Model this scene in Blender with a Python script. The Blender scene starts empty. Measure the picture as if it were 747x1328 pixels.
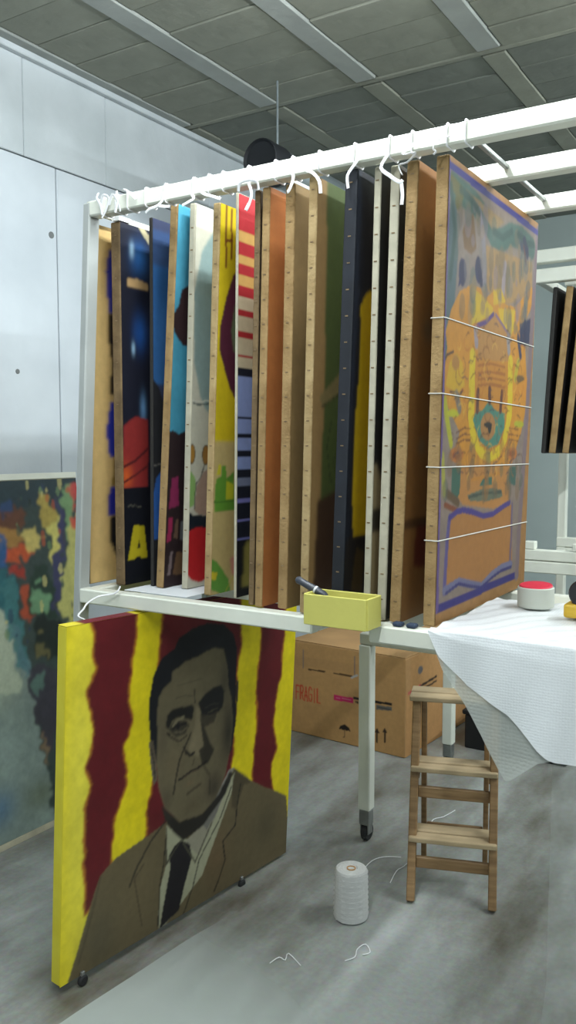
import bpy, bmesh, math, random
import numpy as np
from mathutils import Vector, Matrix
random.seed(7)
S = bpy.context.scene
COL = S.collection
PI = math.pi

# ------------------------------------------------------------------ camera, world, exposure, lights
cam_d = bpy.data.cameras.new('camera'); cam = bpy.data.objects.new('camera', cam_d); COL.objects.link(cam)
cam.location = (0, 0, 1.5)
cam.rotation_euler = (math.radians(90 - 4.42), 0, math.radians(32.2))
cam_d.sensor_fit = 'VERTICAL'; cam_d.sensor_height = 36; cam_d.lens = 1100 / 1328 * 36
cam_d.clip_start = .02
S.camera = cam
S.view_settings.view_transform = 'Standard'; S.view_settings.look = 'None'
S.view_settings.gamma = 1; S.view_settings.use_curve_mapping = False
S.view_settings.exposure = 0.45
w = bpy.data.worlds.new('world'); S.world = w; w.use_nodes = True
w.node_tree.nodes['Background'].inputs[0].default_value = (.7, .8, .9, 1)
w.node_tree.nodes['Background'].inputs[1].default_value = .3

def area(name, loc, sx, sy, power, col=(.90, .97, 1), rot=(0, 0, 0), spread=180):
    l = bpy.data.lights.new(name, 'AREA'); l.shape = 'RECTANGLE'; l.size = sx; l.size_y = sy
    l.energy = power; l.color = col; l.spread = math.radians(spread)
    o = bpy.data.objects.new(name, l); COL.objects.link(o); o.location = loc; o.rotation_euler = rot
    return o
# fluorescent battens under the ceiling, all above or beside the frame; the lamp bodies are built at the end
LAMPS = [(-.98, 1.74, 2.86, 1.4, 50), (-.45, -.15, 2.86, 1.4, 62), (.55, 2.75, 2.86, 1.4, 66), (1.3, .2, 2.86, 1.4, 14), (.9, 4.9, 2.86, 1.4, 66)]
for x, y, z, L, p in LAMPS:      # a bare tube shines all round: four strips per batten
    area('tube_light', (x, y, z - .06), .05, L, p * .42)
    area('tube_light_side', (x - .045, y, z - .03), .05, L, p * .32, rot=(0, math.radians(80), 0))
    area('tube_light_side', (x + .045, y, z - .03), .05, L, p * .32, rot=(0, math.radians(-80), 0))
    area('tube_light_up', (x, y, z + .052), .05, L, p * .16, rot=(PI, 0, 0))

# ------------------------------------------------------------------ materials
def lin(c):
    c = np.asarray(c, float) / 255.
    return np.where(c <= .04045, c / 12.92, ((c + .055) / 1.055) ** 2.4)
def mat(name, c, rough=.6, var=.12, scale=6., bump=0., bscale=None, metal=0., detail=4, c2=None, alpha=1., trans=0., spec=.5, stretch=None):
    m = bpy.data.materials.new(name); m.use_nodes = True; nt = m.node_tree; N = nt.nodes; L = nt.links
    b = N['Principled BSDF']; b.inputs['Roughness'].default_value = rough; b.inputs['Metallic'].default_value = metal
    b.inputs['Specular IOR Level'].default_value = spec
    tc = N.new('ShaderNodeTexCoord'); src = tc.outputs['Object']
    if stretch:
        mp = N.new('ShaderNodeMapping'); mp.inputs['Scale'].default_value = stretch; L.new(src, mp.inputs[0]); src = mp.outputs[0]
    n = N.new('ShaderNodeTexNoise'); n.inputs['Scale'].default_value = scale; n.inputs['Detail'].default_value = detail
    L.new(src, n.inputs['Vector'])
    r = N.new('ShaderNodeValToRGB'); r.color_ramp.elements[0].position = .3; r.color_ramp.elements[1].position = .7
    l = lin(c)
    a = l * (1 - var) if c2 is None else lin(c2)
    z = np.minimum(l * (1 + var), 1) if c2 is None else l
    r.color_ramp.elements[0].color = (*a, 1); r.color_ramp.elements[1].color = (*z, 1)
    L.new(n.outputs['Fac'], r.inputs[0]); L.new(r.outputs[0], b.inputs['Base Color'])
    if bump:
        n2 = N.new('ShaderNodeTexNoise'); n2.inputs['Scale'].default_value = bscale or scale * 6; n2.inputs['Detail'].default_value = 3
        L.new(src, n2.inputs['Vector'])
        bp = N.new('ShaderNodeBump'); bp.inputs['Strength'].default_value = bump; bp.inputs['Distance'].default_value = .01
        L.new(n2.outputs['Fac'], bp.inputs['Height']); L.new(bp.outputs[0], b.inputs['Normal'])
    b.inputs['Alpha'].default_value = alpha
    if trans: b.inputs['Transmission Weight'].default_value = trans
    return m
def paint_mat(name, rough=.62, weave=.15):
    m = bpy.data.materials.new(name); m.use_nodes = True; nt = m.node_tree; N = nt.nodes; L = nt.links
    b = N['Principled BSDF']; b.inputs['Roughness'].default_value = rough; b.inputs['Specular IOR Level'].default_value = .3
    at = N.new('ShaderNodeAttribute'); at.attribute_name = 'paint'
    tc = N.new('ShaderNodeTexCoord'); n = N.new('ShaderNodeTexNoise'); n.inputs['Scale'].default_value = 45; n.inputs['Detail'].default_value = 4
    L.new(tc.outputs['Object'], n.inputs['Vector'])
    mr = N.new('ShaderNodeMapRange'); mr.inputs['To Min'].default_value = .86; mr.inputs['To Max'].default_value = 1.12
    L.new(n.outputs['Fac'], mr.inputs['Value'])
    mx = N.new('ShaderNodeVectorMath'); mx.operation = 'SCALE'
    L.new(at.outputs['Color'], mx.inputs[0]); L.new(mr.outputs[0], mx.inputs['Scale']); L.new(mx.outputs[0], b.inputs['Base Color'])
    wv = N.new('ShaderNodeTexNoise'); wv.inputs['Scale'].default_value = 500
    L.new(tc.outputs['Object'], wv.inputs['Vector'])
    bp = N.new('ShaderNodeBump'); bp.inputs['Strength'].default_value = weave; bp.inputs['Distance'].default_value = .002
    L.new(wv.outputs['Fac'], bp.inputs['Height']); L.new(bp.outputs[0], b.inputs['Normal'])
    return m
M = {}
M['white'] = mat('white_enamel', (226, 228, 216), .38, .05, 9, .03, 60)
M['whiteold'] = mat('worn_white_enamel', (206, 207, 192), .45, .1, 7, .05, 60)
M['shadedwhite'] = mat('shaded_white_enamel', (168, 172, 170), .5, .08, 7, .05, 60)  # white enamel of the rack posts, their shade painted in as grey
M['steel'] = mat('zinc_steel', (150, 152, 150), .38, .2, 20, metal=.8)
M['rubber'] = mat('black_rubber', (34, 34, 36), .7, .2, 15)
M['paint'] = paint_mat('painted_canvas'); M['gloss'] = paint_mat('varnished_canvas', .42, .25)
M['print'] = paint_mat('printed_cardboard', .8, .1)
M['concrete'] = mat('wall_concrete', (205, 212, 218), .85, .10, 1.6, .12, 22, c2=(176, 184, 191), detail=8)
M['concrete_top'] = mat('stained_concrete', (204, 210, 214), .85, .1, 2.2, .15, 22, c2=(172, 180, 183), detail=8)
M['backwall'] = mat('back_wall_render', (176, 188, 186), .8, .06, 1.5, .05, 20)
M['beam'] = mat('ceiling_beam_concrete', (156, 160, 156), .85, .1, 5, .2, 30)
M['block'] = mat('ceiling_block_concrete', (136, 138, 126), .9, .16, 4, .3, 26, detail=8)
M['block2'] = mat('ceiling_block_dark', (116, 120, 112), .9, .16, 4, .3, 26, detail=8)
M['joint'] = mat('dark_joint', (112, 116, 116), .95, .1, 8)
M['cotton'] = mat('white_cotton', (238, 238, 240), .8, .04, 60, .2, 300)
M['plasticstr'] = mat('clear_cord', (222, 220, 212), .4, .05, 30, alpha=.75)
M['wood'] = mat('varnished_beech', (164, 132, 92), .5, .2, 7, .05, 40, stretch=(1, 1, 9), c2=(128, 98, 64))
M['woodtop'] = mat('worn_beech_tread', (184, 162, 128), .5, .15, 6, .05, 40, stretch=(1, 6, 6))
M['card'] = mat('cardboard', (190, 148, 98), .85, .1, 4, .08, 60)
M['carddark'] = mat('cardboard_inside', (120, 90, 58), .9, .1, 4)
M['tray'] = mat('pale_yellow_foam', (204, 198, 104), .55, .05, 8, .05, 80)
M['toolgrey'] = mat('grey_plastic_handle', (62, 66, 76), .4, .1, 20)
M['black'] = mat('black_plastic', (22, 23, 26), .5, .2, 8)
M['navyfoam'] = mat('blue_grey_felt', (52, 64, 84), .95, .15, 30, .3, 200)
M['duct'] = mat('galvanised_duct', (150, 160, 164), .4, .12, 8, metal=.55)
M['ductblack'] = mat('black_duct_sleeve', (16, 20, 26), .7, .2, 8)
M['red'] = mat('red_tape', (205, 40, 66), .45, .08, 20)
M['rolltape'] = mat('white_tape_roll', (184, 188, 178), .6, .04, 10)
M['spool'] = mat('white_cord_spool', (216, 216, 214), .75, .06, 20, .5, 120, stretch=(1, 1, 8))
M['yellowtool'] = mat('mustard_plastic', (196, 160, 44), .45, .08, 10)
M['paper'] = mat('white_paper', (222, 226, 230), .7, .03, 10)
M['cream'] = mat('cream_gesso_edge', (182, 176, 156), .75, .16, 16, .1, 80)
M['tan'] = mat('raw_linen_edge', (176, 146, 100), .85, .18, 14, .25, 120, c2=(132, 104, 64))
M['tandark'] = mat('aged_linen_edge', (136, 112, 78), .85, .18, 14, .25, 120, c2=(92, 74, 50))
M['tanlight'] = mat('light_linen_edge', (186, 162, 118), .85, .15, 14, .25, 120, c2=(148, 122, 80))
M['darkedge'] = mat('black_canvas_edge', (40, 38, 36), .8, .2, 18)
M['navyedge'] = mat('navy_canvas_edge', (25, 29, 38), .7, .35, 10)
M['back'] = mat('canvas_back', (176, 150, 108), .9, .12, 10, .2, 150)
M['yellowedge'] = mat('yellow_canvas_edge', (216, 204, 60), .6, .08, 9, c2=(204, 188, 34))
M['tack'] = mat('rusty_tack', (134, 112, 84), .5, .2, 30, metal=.4)
M['diffuser'] = mat('lamp_tube', (240, 245, 250), .4, .02, 5)

# ------------------------------------------------------------------ mesh helpers
class MB:
    def __init__(s): s.b = bmesh.new()
    def box(s, x0, x1, y0, y1, z0, z1, bev=0., Mx=None, seg=1):
        vs = [s.b.verts.new((x, y, z)) for x in (x0, x1) for y in (y0, y1) for z in (z0, z1)]
        f = [(0, 1, 3, 2), (4, 6, 7, 5), (0, 4, 5, 1), (2, 3, 7, 6), (0, 2, 6, 4), (1, 5, 7, 3)]
        fs = [s.b.faces.new([vs[i] for i in q]) for q in f]
        if Mx is not None:
            for v in vs: v.co = Mx @ v.co
        if bev:
            es = list({e for q in fs for e in q.edges})
            bmesh.ops.bevel(s.b, geom=es, offset=bev, segments=seg, affect='EDGES', profile=.5)
        return s
    def bar(s, p, q, a, b, bev=0., roll=0.):
        p, q = Vector(p), Vector(q); d = q - p; L = d.length
        Mx = Matrix.Translation(p) @ d.to_track_quat('Z', 'Y').to_matrix().to_4x4() @ Matrix.Rotation(roll, 4, 'Z')
        return s.box(-a / 2, a / 2, -b / 2, b / 2, 0, L, bev, Mx)
    def rings(s, rs, cap0=True, cap1=True, closed=False):
        R = [[s.b.verts.new(p) for p in r] for r in rs]; n = len(R[0])
        m = len(R)
        for i in range(m if closed else m - 1):
            A, B = R[i], R[(i + 1) % m]
            for j in range(n): s.b.faces.new((A[j], A[(j + 1) % n], B[(j + 1) % n], B[j]))
        if not closed:
            if cap0: s.b.faces.new(R[0][::-1])
            if cap1: s.b.faces.new(R[-1])
        return s
    def cyl(s, p, q, r, r2=None, n=20):
        return s.lathe([(r, 0), (r if r2 is None else r2, (Vector(q) - Vector(p)).length)], n, p, q)
    def lathe(s, prof, n=24, p=(0, 0, 0), q=(0, 0, 1)):
        p, q = Vector(p), Vector(q); Mx = Matrix.Translation(p) @ (q - p).to_track_quat('Z', 'Y').to_matrix().to_4x4()
        return s.rings([[Mx @ Vector((r * math.cos(2 * PI * k / n), r * math.sin(2 * PI * k / n), z)) for k in range(n)] for r, z in prof])
    def tube(s, pts, r, n=8, flat=1., closed=False, smooth=3):
        P = [Vector(p) for p in pts]
        if smooth:
            Q = []
            m = len(P); rng = range(m if closed else m - 1)
            for i in rng:
                if closed: a, b, c, d = P[i - 1], P[i], P[(i + 1) % m], P[(i + 2) % m]
                else: a, b, c, d = P[max(i - 1, 0)], P[i], P[i + 1], P[min(i + 2, m - 1)]
                for k in range(smooth):
                    t = k / smooth
                    Q.append(.5 * ((2 * b) + (c - a) * t + (2 * a - 5 * b + 4 * c - d) * t * t + (3 * b - a - 3 * c + d) * t ** 3))
            if not closed: Q.append(P[-1])
            P = Q
        rs = []; up = Vector((1, 0.03, 0.02)); m = len(P)
        for i in range(m):
            if closed: t = (P[(i + 1) % m] - P[i - 1])
            else: t = P[min(i + 1, m - 1)] - P[max(i - 1, 0)]
            t = t.normalized() if t.length > 1e-9 else Vector((0, 0, 1))
            u = up - t * up.dot(t)
            if u.length < 1e-4: u = Vector((0, 1, 0)) - t * t.y
            u.normalize(); v = t.cross(u); up = u
            rr = r if not callable(r) else r(i / (m - 1))
            rs.append([P[i] + u * rr * math.cos(2 * PI * k / n) + v * rr * flat * math.sin(2 * PI * k / n) for k in range(n)])
        return s.rings(rs, closed=closed)
    def prism(s, pts, h, Mx=None):
        a = [Vector((x, y, 0)) for x, y in pts]; b = [Vector((x, y, h)) for x, y in pts]
        if Mx is not None: a = [Mx @ v for v in a]; b = [Mx @ v for v in b]
        return s.rings([a, b])
    def build(s, name, m, parent=None, smooth=False, loc=None):
        bmesh.ops.recalc_face_normals(s.b, faces=s.b.faces)
        me = bpy.data.meshes.new(name); s.b.to_mesh(me); s.b.free()
        if smooth: me.polygons.foreach_set('use_smooth', [True] * len(me.polygons))
        if smooth: me.set_sharp_from_angle(angle=math.radians(40))
        me.materials.append(m)
        o = bpy.data.objects.new(name, me); COL.objects.link(o)
        if parent: o.parent = parent
        if loc: o.location = loc
        return o
def empty(name, loc=(0, 0, 0), rot=(0, 0, 0)):
    o = bpy.data.objects.new(name, None); COL.objects.link(o); o.location = loc; o.rotation_euler = rot
    o.empty_display_size = .05
    return o
def tag(o, label, cat, group=None):
    o['label'] = label; o['category'] = cat
    if group: o['group'] = group
    return o
def struct(o): o['kind'] = 'structure'; return o

# ------------------------------------------------------------------ painted surfaces: colour per vertex on a fine grid
class Art:
    def __init__(s, w, h, nx, ny, bg):            # w, h in mm
        s.w, s.h, s.nx, s.ny = w, h, nx, ny
        s.U, s.V = np.meshgrid(np.linspace(0, w, nx), np.linspace(0, h, ny))
        s.c = np.zeros((ny, nx, 3)); s.c[:] = lin(bg)
    @staticmethod
    def blur(m, k):
        for _ in range(k):
            p = np.pad(m, 1, mode='edge')
            m = (p[:-2, 1:-1] + p[2:, 1:-1] + p[1:-1, :-2] + p[1:-1, 2:] + 2 * p[1:-1, 1:-1]) / 6
        return m
    def put(s, m, c, a=1., soft=1):
        m = s.blur(m.astype(float), soft)[..., None] * a
        s.c = s.c * (1 - m) + lin(c) * m
    def inside(s, P):
        x, y = s.U, s.V; m = np.zeros(x.shape, bool); j = len(P) - 1
        for i in range(len(P)):
            (xi, yi), (xj, yj) = P[i], P[j]
            if yi != yj:
                m ^= ((yi > y) != (yj > y)) & (x < (xj - xi) * (y - yi) / (yj - yi) + xi)
            j = i
        return m
    def poly(s, P, c, a=1., soft=1): s.put(s.inside(P), c, a, soft); return s
    def dist(s, P, closed=False):
        d = np.full(s.U.shape, 1e9)
        for i in range(len(P) if closed else len(P) - 1):
            (x0, y0), (x1, y1) = P[i], P[(i + 1) % len(P)]
            dx, dy = x1 - x0, y1 - y0; l = dx * dx + dy * dy or 1e-9
            t = np.clip(((s.U - x0) * dx + (s.V - y0) * dy) / l, 0, 1)
            d = np.minimum(d, np.hypot(s.U - x0 - t * dx, s.V - y0 - t * dy))
        return d
    def stroke(s, P, wd, c, a=1., soft=1, closed=False): s.put(s.dist(P, closed) < wd / 2, c, a, soft); return s
    def ell(s, p, ru, rv, c, a=1., soft=1):
        s.put(((s.U - p[0]) / ru) ** 2 + ((s.V - p[1]) / rv) ** 2 < 1, c, a, soft); return s
    def glow(s, p, ru, rv, c, a=1.):
        q = ((s.U - p[0]) / ru) ** 2 + ((s.V - p[1]) / rv) ** 2
        m = (np.exp(-q * 1.5) * a)[..., None]; s.c = s.c * (1 - m) + lin(c) * m; return s
    def band(s, v0, v1, c, a=1., soft=1): s.put((s.V >= min(v0, v1)) & (s.V <= max(v0, v1)), c, a, soft); return s
    def field(s, scale, seed):
        g = np.random.RandomState(seed).rand(int(s.h / scale) + 3, int(s.w / scale) + 3)
        x = np.clip(s.U, 0, s.w) / scale; y = np.clip(s.V, 0, s.h) / scale; xi = x.astype(int); yi = y.astype(int); fx = x - xi; fy = y - yi
        fx = fx * fx * (3 - 2 * fx); fy = fy * fy * (3 - 2 * fy)
        return (g[yi, xi] * (1 - fx) + g[yi, xi + 1] * fx) * (1 - fy) + (g[yi + 1, xi] * (1 - fx) + g[yi + 1, xi + 1] * fx) * fy
    def mottle(s, scale, amt, seed=1):
        f = s.field(scale, seed) * .6 + s.field(scale * .4, seed + 9) * .4
        s.c *= (1 + amt * (f - .5) * 2)[..., None]; return s
    def dabs(s, n, box, cols, r0, r1, seed, a=.8, asp=1.8):
        R = np.random.RandomState(seed)
        for _ in range(n):
            x = box[0] + R.rand() * (box[1] - box[0]); y = box[2] + R.rand() * (box[3] - box[2])
            r = r0 + R.rand() * (r1 - r0); s.ell((x, y), r, r * (1 + R.rand() * (asp - 1)), cols[R.randint(len(cols))], a)
        return s
    def text(s, t, p, h, c, ud=(1, 0), wd=None, a=1., sp=.72, gw=None):
        wd = wd or h * .17; x = 0; gw = gw or h * .55
        for ch in t:
            for st in FONT.get(ch, []):
                s.stroke([(p[0] + (x + q[0] * gw) * ud[0], p[1] + (x + q[0] * gw) * ud[1] + q[1] * h) for q in st], wd, c, a)
            x += h * sp
        return s
    def build(s, name, m, parent, o=(0, 0, 0), u=(0, 1, 0), v=(0, 0, 1), label=None):
        o, u, v = map(np.array, (o, u, v))
        co = (o + s.U[..., None] / 1000 * u + s.V[..., None] / 1000 * v).reshape(-1, 3).astype(np.float32)
        nx, ny = s.nx, s.ny
        i = (np.arange(ny - 1)[:, None] * nx + np.arange(nx - 1)).reshape(-1)
        F = np.stack([i, i + 1, i + nx + 1, i + nx], 1).astype(np.int32)
        me = bpy.data.meshes.new(name)
        me.vertices.add(len(co)); me.vertices.foreach_set('co', co.ravel())
        me.loops.add(F.size); me.loops.foreach_set('vertex_index', F.ravel())
        me.polygons.add(len(F)); me.polygons.foreach_set('loop_start', np.arange(0, F.size, 4, dtype=np.int32))
        me.update(calc_edges=True); me.validate()
        at = me.attributes.new('paint', 'FLOAT_COLOR', 'POINT')
        at.data.foreach_set('color', np.concatenate([np.clip(s.c, 0, 1).reshape(-1, 3), np.ones((len(co), 1))], 1).astype(np.float32).ravel())
        me.materials.append(m)
        ob = bpy.data.objects.new(name, me); COL.objects.link(ob); ob.parent = parent
        if label: ob['label'] = label
        return ob
FONT = {'F': [[(0, 0), (0, 1), (1, 1)], [(0, .55), (.8, .55)]], 'R': [[(0, 0), (0, 1), (.8, 1), (1, .8), (.8, .5), (0, .5)], [(.5, .5), (1, 0)]],
        'A': [[(0, 0), (.5, 1), (1, 0)], [(.2, .4), (.8, .4)]], 'G': [[(1, .85), (.7, 1), (.2, 1), (0, .7), (0, .3), (.2, 0), (.8, 0), (1, .2), (1, .5), (.6, .5)]],
        'I': [[(.5, 0), (.5, 1)]], 'L': [[(0, 1), (0, 0), (.9, 0)]], 'E': [[(1, 1), (0, 1), (0, 0), (1, 0)], [(0, .52), (.8, .52)]],
        'c': [[(1, .6), (.2, .65), (0, .35), (.2, 0), (1, .05)]], 'o': [[(.2, .65), (.8, .65), (1, .33), (.8, 0), (.2, 0), (0, .33), (.2, .65)]],
        'l': [[(.4, 0), (.4, 1)]], 'e': [[(0, .35), (1, .35), (.8, .65), (.2, .65), (0, .35), (.2, 0), (.9, .05)]], 'n': [[(0, 0), (0, .65)], [(0, .5), (.5, .66), (.9, .5), (.9, 0)]],
        'H': [[(0, 0), (0, 1)], [(1, 0), (1, 1)], [(0, .5), (1, .5)]]}

# ------------------------------------------------------------------ the room
WX, CZ, BY = -2.75, 3.065, 6.0
fl = MB().box(-2.9, 4, -3, 6.2, -.12, 0).build('floor', None)
def floor_mat():
    m = bpy.data.materials.new('dusty_concrete_floor'); m.use_nodes = True; nt = m.node_tree; N = nt.nodes; L = nt.links; b = N['Principled BSDF']
    tc = N.new('ShaderNodeTexCoord')
    n = N.new('ShaderNodeTexNoise'); n.inputs['Scale'].default_value = 1.4; n.inputs['Detail'].default_value = 9; n.inputs['Roughness'].default_value = .62
    mp = N.new('ShaderNodeMapping'); mp.inputs['Scale'].default_value = (1.7, .6, 1); L.new(tc.outputs['Object'], mp.inputs[0]); L.new(mp.outputs[0], n.inputs['Vector'])
    r = N.new('ShaderNodeValToRGB'); e = r.color_ramp.elements
    e[0].position = .36; e[0].color = (*lin((96, 90, 74)), 1); e[1].position = .60; e[1].color = (*lin((164, 169, 166)), 1)
    L.new(n.outputs['Fac'], r.inputs[0])
    n2 = N.new('ShaderNodeTexNoise'); n2.inputs['Scale'].default_value = 60; n2.inputs['Detail'].default_value = 4; L.new(tc.outputs['Object'], n2.inputs['Vector'])
    mx = N.new('ShaderNodeMix'); mx.data_type = 'RGBA'; mx.blend_type = 'OVERLAY'; mx.inputs[0].default_value = .25
    L.new(r.outputs[0], mx.inputs[6]); L.new(n2.outputs['Color'], mx.inputs[7])
    hs = N.new('ShaderNodeHueSaturation'); hs.inputs['Saturation'].default_value = .8; L.new(mx.outputs[2], hs.inputs['Color']); L.new(hs.outputs[0], b.inputs['Base Color'])
    mr = N.new('ShaderNodeMapRange'); mr.inputs['To Min'].default_value = .32; mr.inputs['To Max'].default_value = .6; L.new(n.outputs['Fac'], mr.inputs['Value']); L.new(mr.outputs[0], b.inputs['Roughness'])
    bp = N.new('ShaderNodeBump'); bp.inputs['Strength'].default_value = .08; bp.inputs['Distance'].default_value = .01; L.new(n2.outputs['Fac'], bp.inputs['Height']); L.new(bp.outputs[0], b.inputs['Normal'])
    return m
fl.data.materials.clear(); fl.data.materials.append(floor_mat()); struct(fl)

# left wall: backing with cast panels standing a little proud, the pour joints open between them
wl = struct(MB().box(WX - .2, WX - .02, -3, BY + .2, 0, CZ + .2).build('wall_left', M['joint']))
G = .0028
def wpanel(y0, y1, z0, z1, m, g=G): MB().box(WX - .03, WX, y0 + g, y1 - g, z0 + G, z1 - G, .003).build('concrete_panel', m, wl)
for y0, y1 in ((-3, -.1), (-.1, 2.555), (2.555, 5.0), (5.0, 6.2)): wpanel(y0, y1, 0, 2.655, M['concrete'])
for y0, y1 in ((-3, -.6), (-.6, .4), (.4, 1.4), (1.4, 2.39), (2.39, 2.85), (2.85, 3.6), (3.6, 4.6), (4.6, 6.2)): wpanel(y0, y1, 2.655, CZ - .012, M['concrete_top'], .0008)
MB().cyl((WX - .01, 2.522, 2.375), (WX + .002, 2.522, 2.375), .014, n=14).build('tie_hole', M['joint'], wl)
MB().cyl((WX - .01, 2.33, 1.80), (WX + .002, 2.33, 1.80), .010, n=14).build('tie_hole', M['joint'], wl)
MB().box(WX, WX + .03, -3, BY, CZ - .03, CZ - .004, .004).build('grout_bead', M['concrete_top'], wl)
struct(MB().box(-2.9, 4, BY, BY + .15, 0, CZ + .2).build('wall_back', M['backwall']))
struct(MB().box(4, 4.15, -3, BY + .2, 0, CZ + .2).build('wall_right', M['backwall']))
struct(MB().box(-2.9, 4.1, -3.15, -3, 0, CZ + .2).build('wall_front', M['backwall']))

# ceiling: concrete joists with hollow filler blocks laid between them
ce = struct(MB().box(-2.9, 4.15, -3.15, BY + .2, CZ + .03, CZ + .25).build('ceiling', M['joint']))
beams = [-2.72, -2.221, -1.72, -1.18, -.68, -.18, .32, .82]
for i, x in enumerate(beams):
    MB().box(x - .049, x + .046, -3, 3.36, CZ - .006, CZ + .04, .004).build('joist', M['beam'], ce)
    MB().box(x - .049, x + .046, 3.42, BY, CZ - .003, CZ + .04, .004).build('joist', M['block'], ce)
MB().box(-2.75, 4, 3.372, 3.404, CZ - .003, CZ + .04, .004).build('joist', M['block'], ce)
proto = None
for i, x in enumerate(beams[:-1]):
    x0, x1 = x + .049, beams[i + 1] - .052
    me = {}
    for k, mm in enumerate((M['block'], M['block2'])):
        b = MB().box(0, x1 - x0, .002, .198, 0, .04, .003); t = b.build('filler_block', mm, ce); me[k] = t.data
        t.location = (x0, (1.2, 3.42)[k], CZ + (0, .004)[k])
    y = 1.4
    while y < BY - .1:
        if abs(y - 3.4) > .14 and not (abs(y - 3.42) < .02):
            o = bpy.data.objects.new('filler_block', me[0 if y < 3.3 else 1]); COL.objects.link(o); o.parent = ce
            o.location = (x0, y, CZ + random.uniform(-.003, .005))
        y += .2
MB().box(-2.7, .8, -3, 1.195, CZ, CZ + .04).build('filler_course', M['block'], ce)
MB().box(.87, 4, -3, BY, CZ, CZ + .04).build('filler_course', M['block2'], ce)

# ------------------------------------------------------------------ storage rack (white square tube)
rack = tag(empty('storage_rack', (-.5, 2.15, 0)), 'tall white square-tube rack holding the row of upright paintings', 'rack')
def rk(b, name, m, lab=None, smooth=False):
    o = b.build(name, m, rack, smooth); o.location = (.5, -2.15, 0)
    if lab: o['label'] = lab
    return o
T = .043; YF = 1.798; ZT = 2.199; ZB = 1.075; XR = .85
for y in (YF, 2.10, 2.43):
    rk(MB().box(-1.806 if y == YF else -1.20, XR, y, y + T, ZT - T, ZT, .004), 'top_rail', M['white'])
    rk(MB().box(-1.874, -1.063, y, y + T, ZB - T, ZB, .004), 'shelf_rail', M['white'])
    rk(MB().box(-.905, XR, y, y + T, ZB - T, ZB, .004), 'shelf_rail', M['white'])
for x in (-1.874, -1.063 - T, -.905, XR - T):
    rk(MB().box(x, x + T, YF + T + .002, 2.428, ZB - T, ZB - .001, .004), 'side_rail', M['white'])
for x in (-.694, -1.20):
    rk(MB().box(x, x + .012, YF + T, 2.429, ZT - .020, ZT - .008, .002), 'cross_bar', M['steel'])
def post(x0, x1, y, name):
    b = MB()
    for a in (0,):
        r = [[(x0 + c[0] * .028, y + c[1] * T, .09) for c in ((0, 0), (1, 0), (1, 1), (0, 1))],
             [(x1 + c[0] * .028, y + c[1] * T, ZT - .003) for c in ((0, 0), (1, 0), (1, 1), (0, 1))]]
        b.rings(r)
    bmesh.ops.bevel(b.b, geom=list(b.b.edges), offset=.004, segments=1, affect='EDGES')
    o = rk(b, name, M['shadedwhite']); return o
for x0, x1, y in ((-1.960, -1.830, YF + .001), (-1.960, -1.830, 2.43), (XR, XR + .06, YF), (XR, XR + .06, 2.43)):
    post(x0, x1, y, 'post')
    cx, cy = x0 + .014, y + T / 2
    h = rk(MB().box(cx - .018, cx + .018, cy - .02, cy + .02, .06, .092, .003), 'caster_fork', M['steel'])
    wv = MB().cyl((cx - .012, cy, .032), (cx + .012, cy, .032), .032).build('caster_wheel', M['rubber'], rack, True); wv.location = (.5, -2.15, 0)
    rk(MB().cyl((x1 + .014, y + T / 2, ZT - .004), (x1 + .014, y + T / 2, ZT + .002), .013), 'end_cap', M['whiteold'])
rk(MB().box(-1.838, -1.828, YF + T, 2.43, ZT - .024, ZT - .005, .002), 'cross_bar', M['whiteold'])
rk(MB().box(-.70, XR - .02, YF + T + .002, 2.425, ZB - .012, ZB - .001, .002), 'shelf_board', M['whiteold'])

# ------------------------------------------------------------------ paintings standing in the rack
ZP = 1.078
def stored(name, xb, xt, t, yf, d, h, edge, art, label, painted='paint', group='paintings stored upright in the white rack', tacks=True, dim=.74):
    th = math.atan2(xt - xb, 1.074)
    r = empty(name, (xb + t / 2, yf, ZP + abs(math.sin(th)) * t / 2), (0, th, 0))
    tag(r, label, 'painting', group)
    b = MB().box(-t / 2, t / 2, 0, d, 0, h, min(.004, t * .2), seg=2)
    b.build('stretcher_edge', edge, r)
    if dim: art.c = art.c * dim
    art.build('canvas', M[painted], r, (t / 2 + .0012, .002, .002))
    MB().box(-t / 2 - .0015, -t / 2 - .0003, .03, d - .03, .03, h - .03).build('canvas_back', M['back'], r)
    if tacks:
        tb = MB(); k = .05
        while k < h - .03:
            tb.box(-.004, .004, -.0009, .0002, k, k + .003); k += .062
        tb.build('tack_row', M['tack'], r)['kind'] = 'stuff'
    return r
PH = 1074
def art(d, bg, nx=70, ny=190, h=PH): return Art(d * 1000 - 4, h - 4, nx, ny, bg)

A = art(.56, (232, 196, 130), h=1085).mottle(60, .12, 3)
A.poly([(64.3,950),(77.3,1014),(141,1043),(142,826),(77.7,827)], (54,58,160)).poly([(77.7,823),(159,843),(161,576),(84.9,580),(91.4,679),(77.9,748)], (34,28,30))
A.poly([(68.4,465),(85,556),(136,563),(137,388),(82,389)], (48,58,176)).poly([(99,389),(144,393),(144,290),(95.8,297)], (150,120,50)).poly([(72.1,250),(89,293),(144,300),(145,201),(79,206)], (44,48,160))
A.poly([(89.2,205),(145,201),(146,34.7),(114,75.7),(82.6,128)], (30,28,30))
stored('painting', -1.906, -1.880, .016, 1.858, .56, 1.085, M['tandark'], A, 'tan canvas with cobalt blue blobs, first painting from the left in the white rack')

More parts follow.
